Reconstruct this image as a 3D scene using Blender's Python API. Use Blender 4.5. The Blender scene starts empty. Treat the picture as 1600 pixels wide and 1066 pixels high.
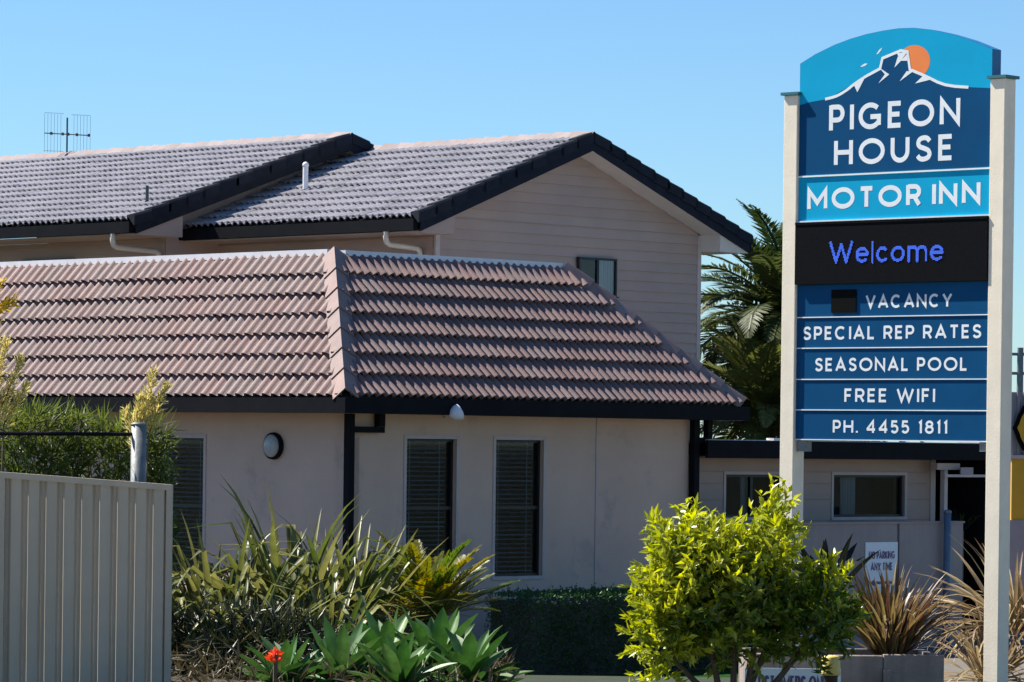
import bpy, bmesh, math, random
from mathutils import Matrix, Vector, noise
R = math.radians
random.seed(7)
sc = bpy.context.scene
col = sc.collection

# ---------------------------------------------------------------- camera, sky, sun, exposure
ROLL = 0.0125
cd = bpy.data.cameras.new('camera'); cam = bpy.data.objects.new('camera', cd); col.objects.link(cam)
cd.sensor_fit = 'HORIZONTAL'; cd.sensor_width = 36.0
cd.lens = 36.0 * 6000 / 1600
cd.shift_x = 0.0; cd.shift_y = 158 / 1600
cd.clip_start = 0.5; cd.clip_end = 6000
cr, sr = math.cos(ROLL), math.sin(ROLL)
cam.matrix_world = Matrix(((cr, -sr, 0, 0), (0, 0, -1, 0), (sr, cr, 0, 0), (0, 0, 0, 1)))
sc.camera = cam

SUN_EL = R(50.4)
sh = Vector((-0.906, 0.423, 0))                      # horizontal direction towards the sun
sdir = Vector((sh.x * math.cos(SUN_EL), sh.y * math.cos(SUN_EL), math.sin(SUN_EL)))
w = bpy.data.worlds.new('World'); sc.world = w; w.use_nodes = True
nt = w.node_tree; nt.nodes.clear()
sky = nt.nodes.new('ShaderNodeTexSky'); sky.sky_type = 'NISHITA'; sky.sun_disc = False
sky.sun_elevation = SUN_EL
sky.sun_rotation = math.atan2(sh.x, sh.y)
sky.altitude = 0; sky.air_density = 1.0; sky.dust_density = 0.0; sky.ozone_density = 4.0
tint = nt.nodes.new('ShaderNodeMix'); tint.data_type = 'RGBA'; tint.blend_type = 'MULTIPLY'
tint.inputs[0].default_value = 1.0; tint.inputs[7].default_value = (0.71, 0.955, 1.18, 1)
bg = nt.nodes.new('ShaderNodeBackground'); bg.inputs[1].default_value = 0.05
wo = nt.nodes.new('ShaderNodeOutputWorld')
nt.links.new(sky.outputs[0], tint.inputs[6]); nt.links.new(tint.outputs[2], bg.inputs[0]); nt.links.new(bg.outputs[0], wo.inputs[0])
sl = bpy.data.lights.new('sun', 'SUN'); sl.energy = 5.0; sl.angle = R(0.53); sl.color = (1.0, 0.94, 0.84)
so = bpy.data.objects.new('sun', sl); col.objects.link(so)
so.rotation_euler = sdir.to_track_quat('Z', 'Y').to_euler()
vs = sc.view_settings
vs.view_transform = 'Standard'; vs.look = 'None'; vs.gamma = 1.0; vs.use_curve_mapping = False
vs.exposure = 1.25

# ---------------------------------------------------------------- materials
def pmat(name, c1, c2=None, scale=3.0, rough=0.7, bump=0.0, bscale=40.0, rnd=0.0, spec=0.4, metal=0.0, stretch=None, streak=0.0, lichen=None):
    m = bpy.data.materials.new(name); m.use_nodes = True
    t = m.node_tree; b = t.nodes['Principled BSDF']; L = t.links
    b.inputs['Roughness'].default_value = rough; b.inputs['Metallic'].default_value = metal
    b.inputs['Specular IOR Level'].default_value = spec
    tc = t.nodes.new('ShaderNodeTexCoord'); src = tc.outputs['Object']
    if stretch:
        mp = t.nodes.new('ShaderNodeMapping'); mp.inputs['Scale'].default_value = stretch
        L.new(src, mp.inputs[0]); src = mp.outputs[0]
    n = t.nodes.new('ShaderNodeTexNoise'); n.inputs['Scale'].default_value = scale; n.inputs['Detail'].default_value = 6; n.inputs['Roughness'].default_value = 0.6
    L.new(src, n.inputs['Vector'])
    mx = t.nodes.new('ShaderNodeMix'); mx.data_type = 'RGBA'
    c2 = c2 or tuple(x * 0.85 for x in c1)
    mx.inputs[6].default_value = (*c1, 1); mx.inputs[7].default_value = (*c2, 1)
    rp = t.nodes.new('ShaderNodeMapRange'); rp.inputs[1].default_value = 0.32; rp.inputs[2].default_value = 0.68
    L.new(n.outputs[0], rp.inputs[0]); L.new(rp.outputs[0], mx.inputs[0])
    out = mx.outputs[2]
    if streak > 0:
        mp2 = t.nodes.new('ShaderNodeMapping'); mp2.inputs['Scale'].default_value = (9, 9, 0.6)
        L.new(tc.outputs['Object'], mp2.inputs[0])
        n2 = t.nodes.new('ShaderNodeTexNoise'); n2.inputs['Scale'].default_value = 1.0; n2.inputs['Detail'].default_value = 4
        L.new(mp2.outputs[0], n2.inputs['Vector'])
        r2 = t.nodes.new('ShaderNodeMapRange'); r2.inputs[1].default_value = 0.4; r2.inputs[2].default_value = 0.75; r2.inputs[3].default_value = 1.0; r2.inputs[4].default_value = 1 - streak
        L.new(n2.outputs[0], r2.inputs[0])
        h2 = t.nodes.new('ShaderNodeHueSaturation'); L.new(out, h2.inputs['Color']); L.new(r2.outputs[0], h2.inputs['Value']); out = h2.outputs[0]
    if lichen:
        n5 = t.nodes.new('ShaderNodeTexNoise'); n5.inputs['Scale'].default_value = lichen[0]; n5.inputs['Detail'].default_value = 8; n5.inputs['Roughness'].default_value = 0.7
        g5 = t.nodes.new('ShaderNodeNewGeometry'); L.new(g5.outputs['Position'], n5.inputs['Vector'])
        r5 = t.nodes.new('ShaderNodeMapRange'); r5.inputs[1].default_value = lichen[1]; r5.inputs[2].default_value = lichen[1] + 0.1; r5.inputs[4].default_value = lichen[3]
        L.new(n5.outputs[0], r5.inputs[0])
        m5 = t.nodes.new('ShaderNodeMix'); m5.data_type = 'RGBA'; m5.inputs[7].default_value = (*lichen[2], 1)
        L.new(r5.outputs[0], m5.inputs[0]); L.new(out, m5.inputs[6]); out = m5.outputs[2]
    if rnd > 0:
        oi = t.nodes.new('ShaderNodeObjectInfo')
        rr = t.nodes.new('ShaderNodeMapRange'); rr.inputs[3].default_value = 1 - rnd; rr.inputs[4].default_value = 1 + rnd
        L.new(oi.outputs['Random'], rr.inputs[0])
        hs = t.nodes.new('ShaderNodeHueSaturation'); L.new(out, hs.inputs['Color']); L.new(rr.outputs[0], hs.inputs['Value'])
        r3 = t.nodes.new('ShaderNodeMath'); r3.operation = 'MULTIPLY_ADD'; r3.inputs[1].default_value = 7.31; r3.inputs[2].default_value = 0.0
        L.new(oi.outputs['Random'], r3.inputs[0])
        fr = t.nodes.new('ShaderNodeMath'); fr.operation = 'FRACT'; L.new(r3.outputs[0], fr.inputs[0])
        r4 = t.nodes.new('ShaderNodeMapRange'); r4.inputs[3].default_value = 1 - rnd * 1.6; r4.inputs[4].default_value = 1 + rnd * 1.6
        L.new(fr.outputs[0], r4.inputs[0]); L.new(r4.outputs[0], hs.inputs['Saturation'])
        out = hs.outputs[0]
    L.new(out, b.inputs['Base Color'])
    if bump > 0:
        bn = t.nodes.new('ShaderNodeTexNoise'); bn.inputs['Scale'].default_value = bscale; bn.inputs['Detail'].default_value = 5
        L.new(src, bn.inputs['Vector'])
        bp = t.nodes.new('ShaderNodeBump'); bp.inputs['Strength'].default_value = bump; bp.inputs['Distance'].default_value = 0.01
        L.new(bn.outputs[0], bp.inputs['Height']); L.new(bp.outputs[0], b.inputs['Normal'])
    return m

def leafmat(name, c1, c2, trans=0.35, tcol=None, rough=0.45, rnd=0.25, usetint=False, spec=0.4):
    m = bpy.data.materials.new(name); m.use_nodes = True
    t = m.node_tree; L = t.links; b = t.nodes['Principled BSDF']; o = t.nodes['Material Output']
    b.inputs['Roughness'].default_value = rough; b.inputs['Specular IOR Level'].default_value = spec
    mx = t.nodes.new('ShaderNodeMix'); mx.data_type = 'RGBA'
    mx.inputs[6].default_value = (*c1, 1); mx.inputs[7].default_value = (*c2, 1)
    if usetint:
        at = t.nodes.new('ShaderNodeAttribute'); at.attribute_name = 'tint'; L.new(at.outputs['Fac'], mx.inputs[0])
    else:
        oi = t.nodes.new('ShaderNodeObjectInfo'); L.new(oi.outputs['Random'], mx.inputs[0])
    tc = t.nodes.new('ShaderNodeTexCoord'); n = t.nodes.new('ShaderNodeTexNoise'); n.inputs['Scale'].default_value = 9; n.inputs['Detail'].default_value = 4
    L.new(tc.outputs['Object'], n.inputs['Vector'])
    rr = t.nodes.new('ShaderNodeMapRange'); rr.inputs[1].default_value = 0.3; rr.inputs[2].default_value = 0.7; rr.inputs[3].default_value = 1 - rnd; rr.inputs[4].default_value = 1 + rnd
    L.new(n.outputs[0], rr.inputs[0])
    hs = t.nodes.new('ShaderNodeHueSaturation'); L.new(mx.outputs[2], hs.inputs['Color']); L.new(rr.outputs[0], hs.inputs['Value'])
    L.new(hs.outputs[0], b.inputs['Base Color'])
    tr = t.nodes.new('ShaderNodeBsdfTranslucent')
    ht = t.nodes.new('ShaderNodeHueSaturation'); ht.inputs['Saturation'].default_value = 1.1; ht.inputs['Value'].default_value = 1.5; ht.inputs['Hue'].default_value = 0.49
    L.new(hs.outputs[0], ht.inputs['Color']); L.new(ht.outputs[0], tr.inputs[0])
    ms = t.nodes.new('ShaderNodeMixShader'); ms.inputs[0].default_value = trans
    L.new(b.outputs[0], ms.inputs[1]); L.new(tr.outputs[0], ms.inputs[2]); L.new(ms.outputs[0], o.inputs['Surface'])
    return m

def glassmat(name, tintc=(0.75, 0.8, 0.82)):
    m = bpy.data.materials.new(name); m.use_nodes = True
    t = m.node_tree; L = t.links; t.nodes.remove(t.nodes['Principled BSDF']); o = t.nodes['Material Output']
    tr = t.nodes.new('ShaderNodeBsdfTransparent'); tr.inputs[0].default_value = (*tintc, 1)
    gl = t.nodes.new('ShaderNodeBsdfGlossy'); gl.inputs['Roughness'].default_value = 0.03
    fr = t.nodes.new('ShaderNodeFresnel'); fr.inputs[0].default_value = 1.5
    ms = t.nodes.new('ShaderNodeMixShader')
    L.new(fr.outputs[0], ms.inputs[0]); L.new(tr.outputs[0], ms.inputs[1]); L.new(gl.outputs[0], ms.inputs[2]); L.new(ms.outputs[0], o.inputs['Surface'])
    return m

def emit(name, c, s):
    m = bpy.data.materials.new(name); m.use_nodes = True
    b = m.node_tree.nodes['Principled BSDF']; b.inputs['Base Color'].default_value = (0.02, 0.02, 0.05, 1)
    b.inputs['Emission Color'].default_value = (*c, 1); b.inputs['Emission Strength'].default_value = s
    return m

M = dict(
    tile=pmat('tile', (0.215, 0.145, 0.137), (0.165, 0.11, 0.106), 5, 0.65, 0.4, 60, 0.10, 0.3, lichen=(2.3, 0.56, (0.13, 0.10, 0.10), 0.4)),
    cap=pmat('cap', (0.26, 0.185, 0.172), (0.205, 0.145, 0.137), 4, 0.65, 0.4, 60, 0.08, 0.3, lichen=(3.0, 0.57, (0.16, 0.13, 0.12), 0.6)),
    upcap=pmat('upcap', (0.26, 0.215, 0.215), (0.2, 0.165, 0.168), 4, 0.75, 0.4, 60, 0.12, 0.2),
    uptile=pmat('uptile', (0.30, 0.288, 0.31), (0.245, 0.235, 0.253), 4, 0.32, 0.25, 60, 0.12, 0.7, lichen=(1.8, 0.56, (0.14, 0.13, 0.14), 0.4)),
    deck=pmat('deck', (0.05, 0.045, 0.045), None, 4, 0.9),
    render=pmat('render', (0.62, 0.455, 0.36), (0.54, 0.395, 0.315), 0.9, 0.85, 0.6, 90, 0, 0.2, lichen=(1.6, 0.56, (0.40, 0.31, 0.27), 0.55)),
    board=pmat('board', (0.395, 0.30, 0.25), (0.35, 0.268, 0.228), 1.2, 0.7, 0.2, 60, 0.025, 0.3),
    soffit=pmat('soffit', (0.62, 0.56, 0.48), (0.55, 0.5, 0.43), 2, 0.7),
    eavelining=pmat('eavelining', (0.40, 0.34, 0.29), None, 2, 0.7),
    dark=pmat('dark', (0.006, 0.0065, 0.009), (0.009, 0.0095, 0.012), 4, 0.6, 0.1, 30, 0, 0.06),
    navy=pmat('navy', (0.009, 0.012, 0.02), (0.014, 0.018, 0.027), 6, 0.65, 0.2, 40, 0.15, 0.12),
    trim=pmat('trim', (0.50, 0.42, 0.39), None, 4, 0.6),
    sash=pmat('sash', (0.012, 0.013, 0.016), None, 4, 0.4),
    glass=glassmat('glass'),
    slat=pmat('slat', (0.36, 0.43, 0.50), (0.26, 0.32, 0.38), 3, 0.45),
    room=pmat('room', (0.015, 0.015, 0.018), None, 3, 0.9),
    curtain=pmat('curtain', (0.45, 0.5, 0.52), (0.33, 0.38, 0.4), 5, 0.8, stretch=(12, 12, 0.4)),
    flash=pmat('flash', (0.72, 0.72, 0.76), (0.62, 0.62, 0.66), 5, 0.4, 0, 40, 0, 0.5),
    pvc=pmat('pvc', (0.60, 0.56, 0.47), (0.53, 0.49, 0.41), 4, 0.5),
    galv=pmat('galv', (0.20, 0.215, 0.215), (0.12, 0.135, 0.14), 14, 0.55, 0.2, 50, 0, 0.5, 0.2),
    cream=pmat('cream', (0.80, 0.72, 0.585), (0.72, 0.645, 0.52), 5, 0.55, 0.15, 50, 0, 0.4, streak=0.07),
    teal=pmat('teal', (0.03, 0.14, 0.17), None, 5, 0.5),
    cyan=pmat('cyan', (0.0, 0.325, 0.56), (0.0, 0.30, 0.52), 2.5, 0.5, 0, 40, 0, 0.12),
    blue=pmat('blue', (0.0, 0.06, 0.165), (0.0, 0.052, 0.145), 2.5, 0.5, 0, 40, 0, 0.1),
    side=pmat('side', (0.01, 0.13, 0.31), None, 3, 0.4),
    white=pmat('white', (0.72, 0.76, 0.78), (0.66, 0.70, 0.73), 8, 0.5),
    orange=pmat('orange', (0.75, 0.21, 0.045), (0.70, 0.18, 0.04), 6, 0.5),
    ledscreen=pmat('ledscreen', (0.003, 0.0035, 0.005), (0.006, 0.0065, 0.009), 60, 0.6, 0, 40, 0, 0.04),
    led=emit('led', (0.04, 0.14, 0.9), 0.7),
    fence=pmat('fence', (0.44, 0.375, 0.29), (0.39, 0.335, 0.26), 1.6, 0.55, 0.05, 30, 0.03, 0.35, streak=0.08),
    lampglass=pmat('lampglass', (0.40, 0.41, 0.40), (0.3, 0.31, 0.31), 9, 0.25),
    concrete=pmat('concrete', (0.30, 0.245, 0.215), (0.2, 0.165, 0.15), 3, 0.9, 0.6, 50, 0.06, 0.2, streak=0.25),
    block=pmat('block', (0.335, 0.285, 0.27), (0.285, 0.245, 0.235), 1.5, 0.9, 0.4, 90, 0.02, 0.2, streak=0.08),
    pipeblue=pmat('pipeblue', (0.10, 0.15, 0.21), (0.08, 0.12, 0.17), 6, 0.5),
    grass=pmat('grass', (0.05, 0.062, 0.042), (0.04, 0.045, 0.034), 4, 0.95, 0.8, 60, 0, 0.05),
    lawn=pmat('lawn', (0.02, 0.055, 0.015), (0.015, 0.04, 0.012), 6, 0.95, 0.8, 60, 0, 0.0),
    soil=pmat('soil', (0.055, 0.038, 0.026), (0.03, 0.022, 0.016), 9, 0.95, 0.8, 40),
    asphalt=pmat('asphalt', (0.055, 0.055, 0.056), (0.042, 0.042, 0.044), 6, 0.9, 0.5, 80),
    drive=pmat('drive', (0.15, 0.135, 0.118), (0.12, 0.11, 0.096), 3, 0.95, 0.5, 60, 0, 0.1),
    paving=pmat('paving', (0.33, 0.285, 0.235), (0.27, 0.235, 0.195), 3, 0.9, 0.4, 60),
    bark=pmat('bark', (0.10, 0.075, 0.055), (0.06, 0.045, 0.035), 18, 0.9, 0.8, 60, stretch=(1, 1, 0.25)),
    stem=pmat('stem', (0.14, 0.105, 0.065), (0.09, 0.07, 0.045), 12, 0.85),
    yellow=pmat('yellow', (0.62, 0.33, 0.012), (0.55, 0.28, 0.012), 3, 0.5),
    black=pmat('black', (0.004, 0.004, 0.004), None, 4, 0.6, 0, 40, 0, 0.05),
    corr=pmat('corr', (0.27, 0.255, 0.27), None, 3, 0.5),
    ink=pmat('ink', (0.13, 0.09, 0.18), None, 8, 0.6),
    lampyellow=pmat('lampyellow', (0.70, 0.55, 0.17), (0.6, 0.46, 0.14), 6, 0.5),
    brown=pmat('brown', (0.035, 0.02, 0.016), None, 6, 0.6),
    antenna=pmat('antenna', (0.07, 0.09, 0.10), None, 9, 0.5, 0, 40, 0, 0.4, 0.5),
    plaster=pmat('plaster', (0.35, 0.30, 0.32), (0.30, 0.26, 0.28), 2, 0.85),
    # foliage
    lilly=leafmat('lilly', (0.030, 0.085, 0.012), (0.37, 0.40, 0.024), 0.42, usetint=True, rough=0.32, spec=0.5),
    flax=leafmat('flax', (0.045, 0.072, 0.016), (0.19, 0.185, 0.06), 0.3, rough=0.42),
    redflax=leafmat('redflax', (0.07, 0.03, 0.02), (0.20, 0.16, 0.06), 0.3, rough=0.42),
    deadflax=leafmat('deadflax', (0.15, 0.095, 0.055), (0.36, 0.29, 0.15), 0.25, rough=0.55),
    darkleaf=leafmat('darkleaf', (0.012, 0.014, 0.012), (0.02, 0.025, 0.018), 0.1, rough=0.7, spec=0.08),
    agave=leafmat('agave', (0.036, 0.11, 0.022), (0.08, 0.165, 0.045), 0.15, rough=0.5, rnd=0.35),
    sago=leafmat('sago', (0.065, 0.11, 0.014), (0.24, 0.20, 0.02), 0.35, rough=0.35),
    hedge=leafmat('hedge', (0.022, 0.062, 0.014), (0.04, 0.10, 0.022), 0.25, usetint=True),
    palm=leafmat('palm', (0.03, 0.052, 0.014), (0.07, 0.09, 0.028), 0.3, rough=0.5, spec=0.25),
    palm2=leafmat('palm2', (0.045, 0.07, 0.016), (0.15, 0.16, 0.045), 0.35, rough=0.45, spec=0.3),
    olive=leafmat('olive', (0.035, 0.055, 0.014), (0.14, 0.155, 0.045), 0.35, usetint=True),
    reed=leafmat('reed', (0.03, 0.06, 0.013), (0.12, 0.15, 0.03), 0.4, usetint=True),
    plume=leafmat('plume', (0.40, 0.36, 0.10), (0.62, 0.54, 0.24), 0.4, usetint=True, rough=0.6),
    golden=leafmat('golden', (0.5, 0.33, 0.01), (0.62, 0.47, 0.03), 0.4, usetint=True, rough=0.6),
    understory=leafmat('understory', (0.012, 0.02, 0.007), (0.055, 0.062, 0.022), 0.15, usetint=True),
    litter=leafmat('litter', (0.035, 0.03, 0.013), (0.16, 0.13, 0.065), 0.2, usetint=True),
    petal=leafmat('petal', (0.7, 0.045, 0.02), (0.75, 0.12, 0.04), 0.3),
)

# ---------------------------------------------------------------- helpers
class MB:
    def __init__(s): s.v = []; s.f = []; s.t = []
    def face(s, pts, tint=0.0):
        n = len(s.v); s.v += [tuple(p) for p in pts]; s.f.append(tuple(range(n, n + len(pts)))); s.t.append(tint)
    def box(s, x0, x1, y0, y1, z0, z1, skip=()):
        n = len(s.v)
        s.v += [(x0,y0,z0),(x1,y0,z0),(x1,y1,z0),(x0,y1,z0),(x0,y0,z1),(x1,y0,z1),(x1,y1,z1),(x0,y1,z1)]
        fs = [(0,3,2,1),(4,5,6,7),(0,1,5,4),(1,2,6,5),(2,3,7,6),(3,0,4,7)]
        for f in fs: s.f.append(tuple(n + i for i in f)); s.t.append(0)
        return s
    def prism(s, poly, axis, a, b):
        # poly: 2D outline; axis 0/1/2 extruded from a to b
        def P(p, k):
            return (k, p[0], p[1]) if axis == 0 else ((p[0], k, p[1]) if axis == 1 else (p[0], p[1], k))
        n = len(s.v); m = len(poly)
        s.v += [P(p, a) for p in poly] + [P(p, b) for p in poly]
        s.f.append(tuple(range(n, n + m))); s.f.append(tuple(range(n + 2 * m - 1, n + m - 1, -1)))
        for i in range(m):
            j = (i + 1) % m; s.f.append((n + i, n + m + i, n + m + j, n + j))
        s.t += [0] * (m + 2)
        return s
    def tube(s, pts, r, n=8, cap=True):
        pts = [Vector(p) for p in pts]; rs = r if isinstance(r, (list, tuple)) else [r] * len(pts)
        base = len(s.v); up = None
        for i, p in enumerate(pts):
            d = (pts[min(i + 1, len(pts) - 1)] - pts[max(i - 1, 0)]).normalized()
            if up is None: up = d.orthogonal().normalized()
            else: up = (up - d * up.dot(d)).normalized()
            q = d.cross(up)
            for k in range(n):
                a = 2 * math.pi * k / n; s.v.append(tuple(p + (up * math.cos(a) + q * math.sin(a)) * rs[i]))
        for i in range(len(pts) - 1):
            for k in range(n):
                k2 = (k + 1) % n
                s.f.append((base + i*n + k, base + i*n + k2, base + (i+1)*n + k2, base + (i+1)*n + k)); s.t.append(0)
        if cap:
            s.f.append(tuple(base + k for k in range(n - 1, -1, -1))); s.f.append(tuple(base + (len(pts)-1)*n + k for k in range(n))); s.t += [0, 0]
        return s
    def lathe(s, prof, n=20):
        # prof: (r, z) pairs, axis z
        base = len(s.v)
        for r, z in prof:
            for k in range(n):
                a = 2 * math.pi * k / n; s.v.append((r * math.cos(a), r * math.sin(a), z))
        for i in range(len(prof) - 1):
            for k in range(n):
                k2 = (k + 1) % n; s.f.append((base+i*n+k, base+i*n+k2, base+(i+1)*n+k2, base+(i+1)*n+k)); s.t.append(0)
        s.f.append(tuple(base + k for k in range(n - 1, -1, -1))); s.f.append(tuple(base + (len(prof)-1)*n + k for k in range(n))); s.t += [0, 0]
        return s
    def leaf(s, p, d, nrm, L, W, tint=0.0, fold=0.25):
        d = d.normalized(); sd = d.cross(nrm)
        if sd.length < 1e-4: sd = d.orthogonal()
        sd.normalize(); up = sd.cross(d)
        a = p + d * L * 0.42 + sd * W * 0.5 + up * W * fold; b = p + d * L * 0.42 - sd * W * 0.5 + up * W * fold; e = p + d * L
        n = len(s.v); s.v += [tuple(p), tuple(a), tuple(e), tuple(b)]
        s.f += [(n, n+1, n+2), (n, n+2, n+3)]; s.t += [tint, tint]
    def mesh(s, name, m, smooth=False, tint=False):
        me = bpy.data.meshes.new(name); me.from_pydata(s.v, [], s.f); me.update()
        me.materials.append(m)
        if smooth: me.polygons.foreach_set('use_smooth', [True] * len(me.polygons))
        if tint:
            at = me.attributes.new('tint', 'FLOAT', 'FACE'); at.data.foreach_set('value', s.t)
        return me
    def build(s, name, m, parent=None, smooth=False, tint=False, loc=None, rz=0, kind=None):
        return link(name, s.mesh(name, m, smooth, tint), parent, loc, rz, kind)

def link(name, me, parent=None, loc=None, rz=0, kind=None):
    o = bpy.data.objects.new(name, me); col.objects.link(o)
    if parent: o.parent = parent
    if loc is not None: o.location = loc
    if rz: o.rotation_euler = (0, 0, rz)
    if kind: o['kind'] = kind
    return o
def tag(o, label, cat, group=None):
    o['label'] = label; o['category'] = cat
    if group: o['group'] = group
    return o
def thing(name, label, cat, loc=(0, 0, 0), rz=0, group=None):
    o = bpy.data.objects.new(name, None); col.objects.link(o); o.empty_display_size = 0.2
    o.location = loc; o.rotation_euler = (0, 0, rz)
    return tag(o, label, cat, group)
def edges_bevel(me, w=0.006):
    bm = bmesh.new(); bm.from_mesh(me)
    bmesh.ops.bevel(bm, geom=[e for e in bm.edges], offset=w, segments=1, affect='EDGES', clamp_overlap=True)
    bm.to_mesh(me); bm.free()
def axes(o, x, y, z):
    m = Matrix.Identity(4)
    for i, a in enumerate((x, y, z)):
        for j in range(3): m[j][i] = a[j]
    for j in range(3): m[j][3] = o[j]
    return m
def gz(y):                                      # the ground falls away from the street towards the motel
    t = min(1, max(0, (y - 36) / 8)); t = t * t * (3 - 2 * t)
    return -2.2 - 0.8 * t

GZ = -3.0
CORNER = Vector((-2.1426, 50.0, GZ))            # outer corner of the reception walls, on the ground
UX = Vector((0.70711, 0.70711, 0)); VX = Vector((-0.70711, 0.70711, 0))
def bz(z): return z - GZ                        # height above camera level -> height above the motel ground

# ---------------------------------------------------------------- ground
g = MB()
ys = [-60, 0, 20, 30, 34, 36, 37, 38, 39, 40, 41, 42, 43, 44, 46, 50, 60, 80, 120, 250, 600, 1500, 4000]
xs = [-4000, -1500, -500, -150, -60, -30, -15, -8, -4, 0, 4, 8, 15, 30, 60, 150, 500, 1500, 4000]
for y in ys:
    for x in xs: g.v.append((x, y, gz(y) - 0.008))
nx = len(xs)
for j in range(len(ys) - 1):
    for i in range(nx - 1): g.f.append((j*nx+i, j*nx+i+1, (j+1)*nx+i+1, (j+1)*nx+i)); g.t.append(0)
o = g.build('ground', M['grass'], smooth=True); o['kind'] = 'structure'
# garden bed soil (left) and paved driveway (right), sheets that follow the slope
def sheet(name, x0, x1, y0, y1, m, dz):
    s = MB(); n = 16
    for j in range(n + 1):
        y = y0 + (y1 - y0) * j / n
        s.v += [(x0, y, gz(y) + dz), (x1, y, gz(y) + dz)]
        if j: k = 2 * j; s.f.append((k-2, k-1, k+1, k)); s.t.append(0)
    q = s.build(name, m); q['kind'] = 'structure'; return q
sheet('garden_bed', -16, 0.15, 32.3, 70, M['soil'], 0.004)
sheet('driveway', 3.2, 16, 33.6, 75, M['drive'], 0.004)
sheet('lawn', 0.16, 3.19, 38.5, 52.0, M['lawn'], 0.004)
sheet('footpath', -60, 60, 15, 28.5, M['paving'], 0.004)
sheet('road', -80, 80, 2, 14.6, M['asphalt'], 0.002)

# ---------------------------------------------------------------- roof tiles
def tile_mesh(name, m, wd, gauge, rolls=2, seg=6, h=0.055, th=0.026, lift=0.046):
    b = MB(); n = rolls * seg
    prof = []
    for i in range(n + 1):
        f = (i % seg) / seg
        z = h * max(0.0, math.sin(math.pi * min(1, f / 0.78))) ** 0.8 if f < 0.78 else 0.0
        prof.append((wd * i / n, z))
    y0, y1 = -0.03, gauge + 0.015
    base = len(b.v)
    for x, z in prof: b.v.append((x, y0, z + lift))
    for x, z in prof: b.v.append((x, y1, z * 0.96))
    for x, z in prof: b.v.append((x, y0, z + lift))
    for x, z in prof: b.v.append((x, y0 + 0.004, z + lift - th))
    k = n + 1
    for i in range(n):
        b.f.append((i, i+1, k+i+1, k+i)); b.t.append(0)
    for i in range(n):
        b.f.append((3*k+i, 3*k+i+1, 2*k+i+1, 2*k+i)); b.t.append(0)
    me = b.mesh(name, m)
    me.polygons.foreach_set('use_smooth', [True] * n + [False] * n)
    return me

def lay_tiles(parent, origin, xd, ud, nd, ncol, nrow, wd, gauge, m, clips=(), limit=300, skipcol=0, rest_from=None, lift=0.046):
    """clips: (point, normal) in parent space, keep the side the normal points to"""
    me = tile_mesh('tile', m, wd, gauge, lift=lift, th=0.026 + (lift - 0.046) * 0.6); rest = None; made = 0
    rb = bmesh.new()
    for r in range(nrow):
        for c in range(skipcol, ncol):
            mat4 = axes(origin + xd * (wd * c) + ud * (gauge * r), xd, ud, nd)
            cs = [mat4 @ Vector(p) for p in ((0,0,0),(wd,0,0),(wd,gauge,0),(0,gauge,0))]
            state = 1
            cut = []
            for p, n in clips:
                ds = [(q - p).dot(n) for q in cs]
                if max(ds) <= 0.01: state = 0; break
                if min(ds) < 0: cut.append((p, n))
            if not state: continue
            jit = Matrix.Rotation(random.uniform(-0.010, 0.010), 4, 'Y') @ Matrix.Rotation(random.uniform(-0.010, 0.010), 4, 'X')
            mj = mat4 @ jit; mj.translation = mj.translation + nd * random.uniform(-0.004, 0.004)
            use = me
            if cut:
                bm = bmesh.new(); bm.from_mesh(me); inv = mj.inverted(); r3 = mj.to_3x3().transposed()
                for p, n in cut:
                    bmesh.ops.bisect_plane(bm, geom=bm.verts[:] + bm.edges[:] + bm.faces[:], plane_co=inv @ p, plane_no=r3 @ n, clear_inner=True)
                if not bm.faces: bm.free(); continue
                use = bpy.data.meshes.new('tile'); bm.to_mesh(use); bm.free(); use.materials.append(m) if not use.materials else None
            if rest_from is not None and c < rest_from:
                t2 = use.copy(); t2.transform(mj); rb.from_mesh(t2); bpy.data.meshes.remove(t2)
                continue
            o = link('tile', use, parent); o.matrix_local = mj; made += 1
    if rb.faces:
        rm = bpy.data.meshes.new('tiles_further_on'); rb.to_mesh(rm)
        if not rm.materials: rm.materials.append(m)
        link('far_tiles', rm, parent, kind='stuff')
    rb.free()
    return made

def cap_piece(parent, p0, p1, left, right, m, wl=0.17, wr=0.17, name='ridge_cap', lift=0.035, rise=0.055):
    """a cap tile from p0 (lower end) to p1; left / right are the down-slope directions on both sides"""
    d = (p1 - p0); L = d.length; d.normalize()
    up = -(left + right); up.normalize()
    b = MB(); rings = []
    for e, (t, dz) in enumerate(((0 - 0.02, lift), (L + 0.05, 0.0))):
        c = p0 + d * t + up * (rise + dz)
        ring = [c + left * wl - up * 0.06, c + left * wl * 0.55 - up * 0.026, c + left * 0.03 + up * 0.002, c + up * 0.012, c + right * 0.03 + up * 0.002, c + right * wr * 0.55 - up * 0.026, c + right * wr - up * 0.06]
        rings.append(ring)
    for i in range(6):
        b.face([rings[0][i], rings[0][i+1], rings[1][i+1], rings[1][i]])
    low = [q - up * 0.028 + d * 0.003 for q in rings[0]]
    for i in range(6): b.face([low[i], low[i+1], rings[0][i+1], rings[0][i]])
    b.face([rings[0][0], rings[1][0], rings[1][0] - up * 0.03, rings[0][0] - up * 0.03])
    b.face([rings[1][6], rings[0][6], rings[0][6] - up * 0.03, rings[1][6] - up * 0.03])
    return b.build(name, m, parent)

def caps(parent, p0, p1, left, right, m, step=0.4, **k):
    L = (p1 - p0).length; n = max(1, round(L / step)); d = (p1 - p0) / n
    for i in range(n): cap_piece(parent, p0 + d * i, p0 + d * (i + 1), left, right, m, **k)

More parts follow.
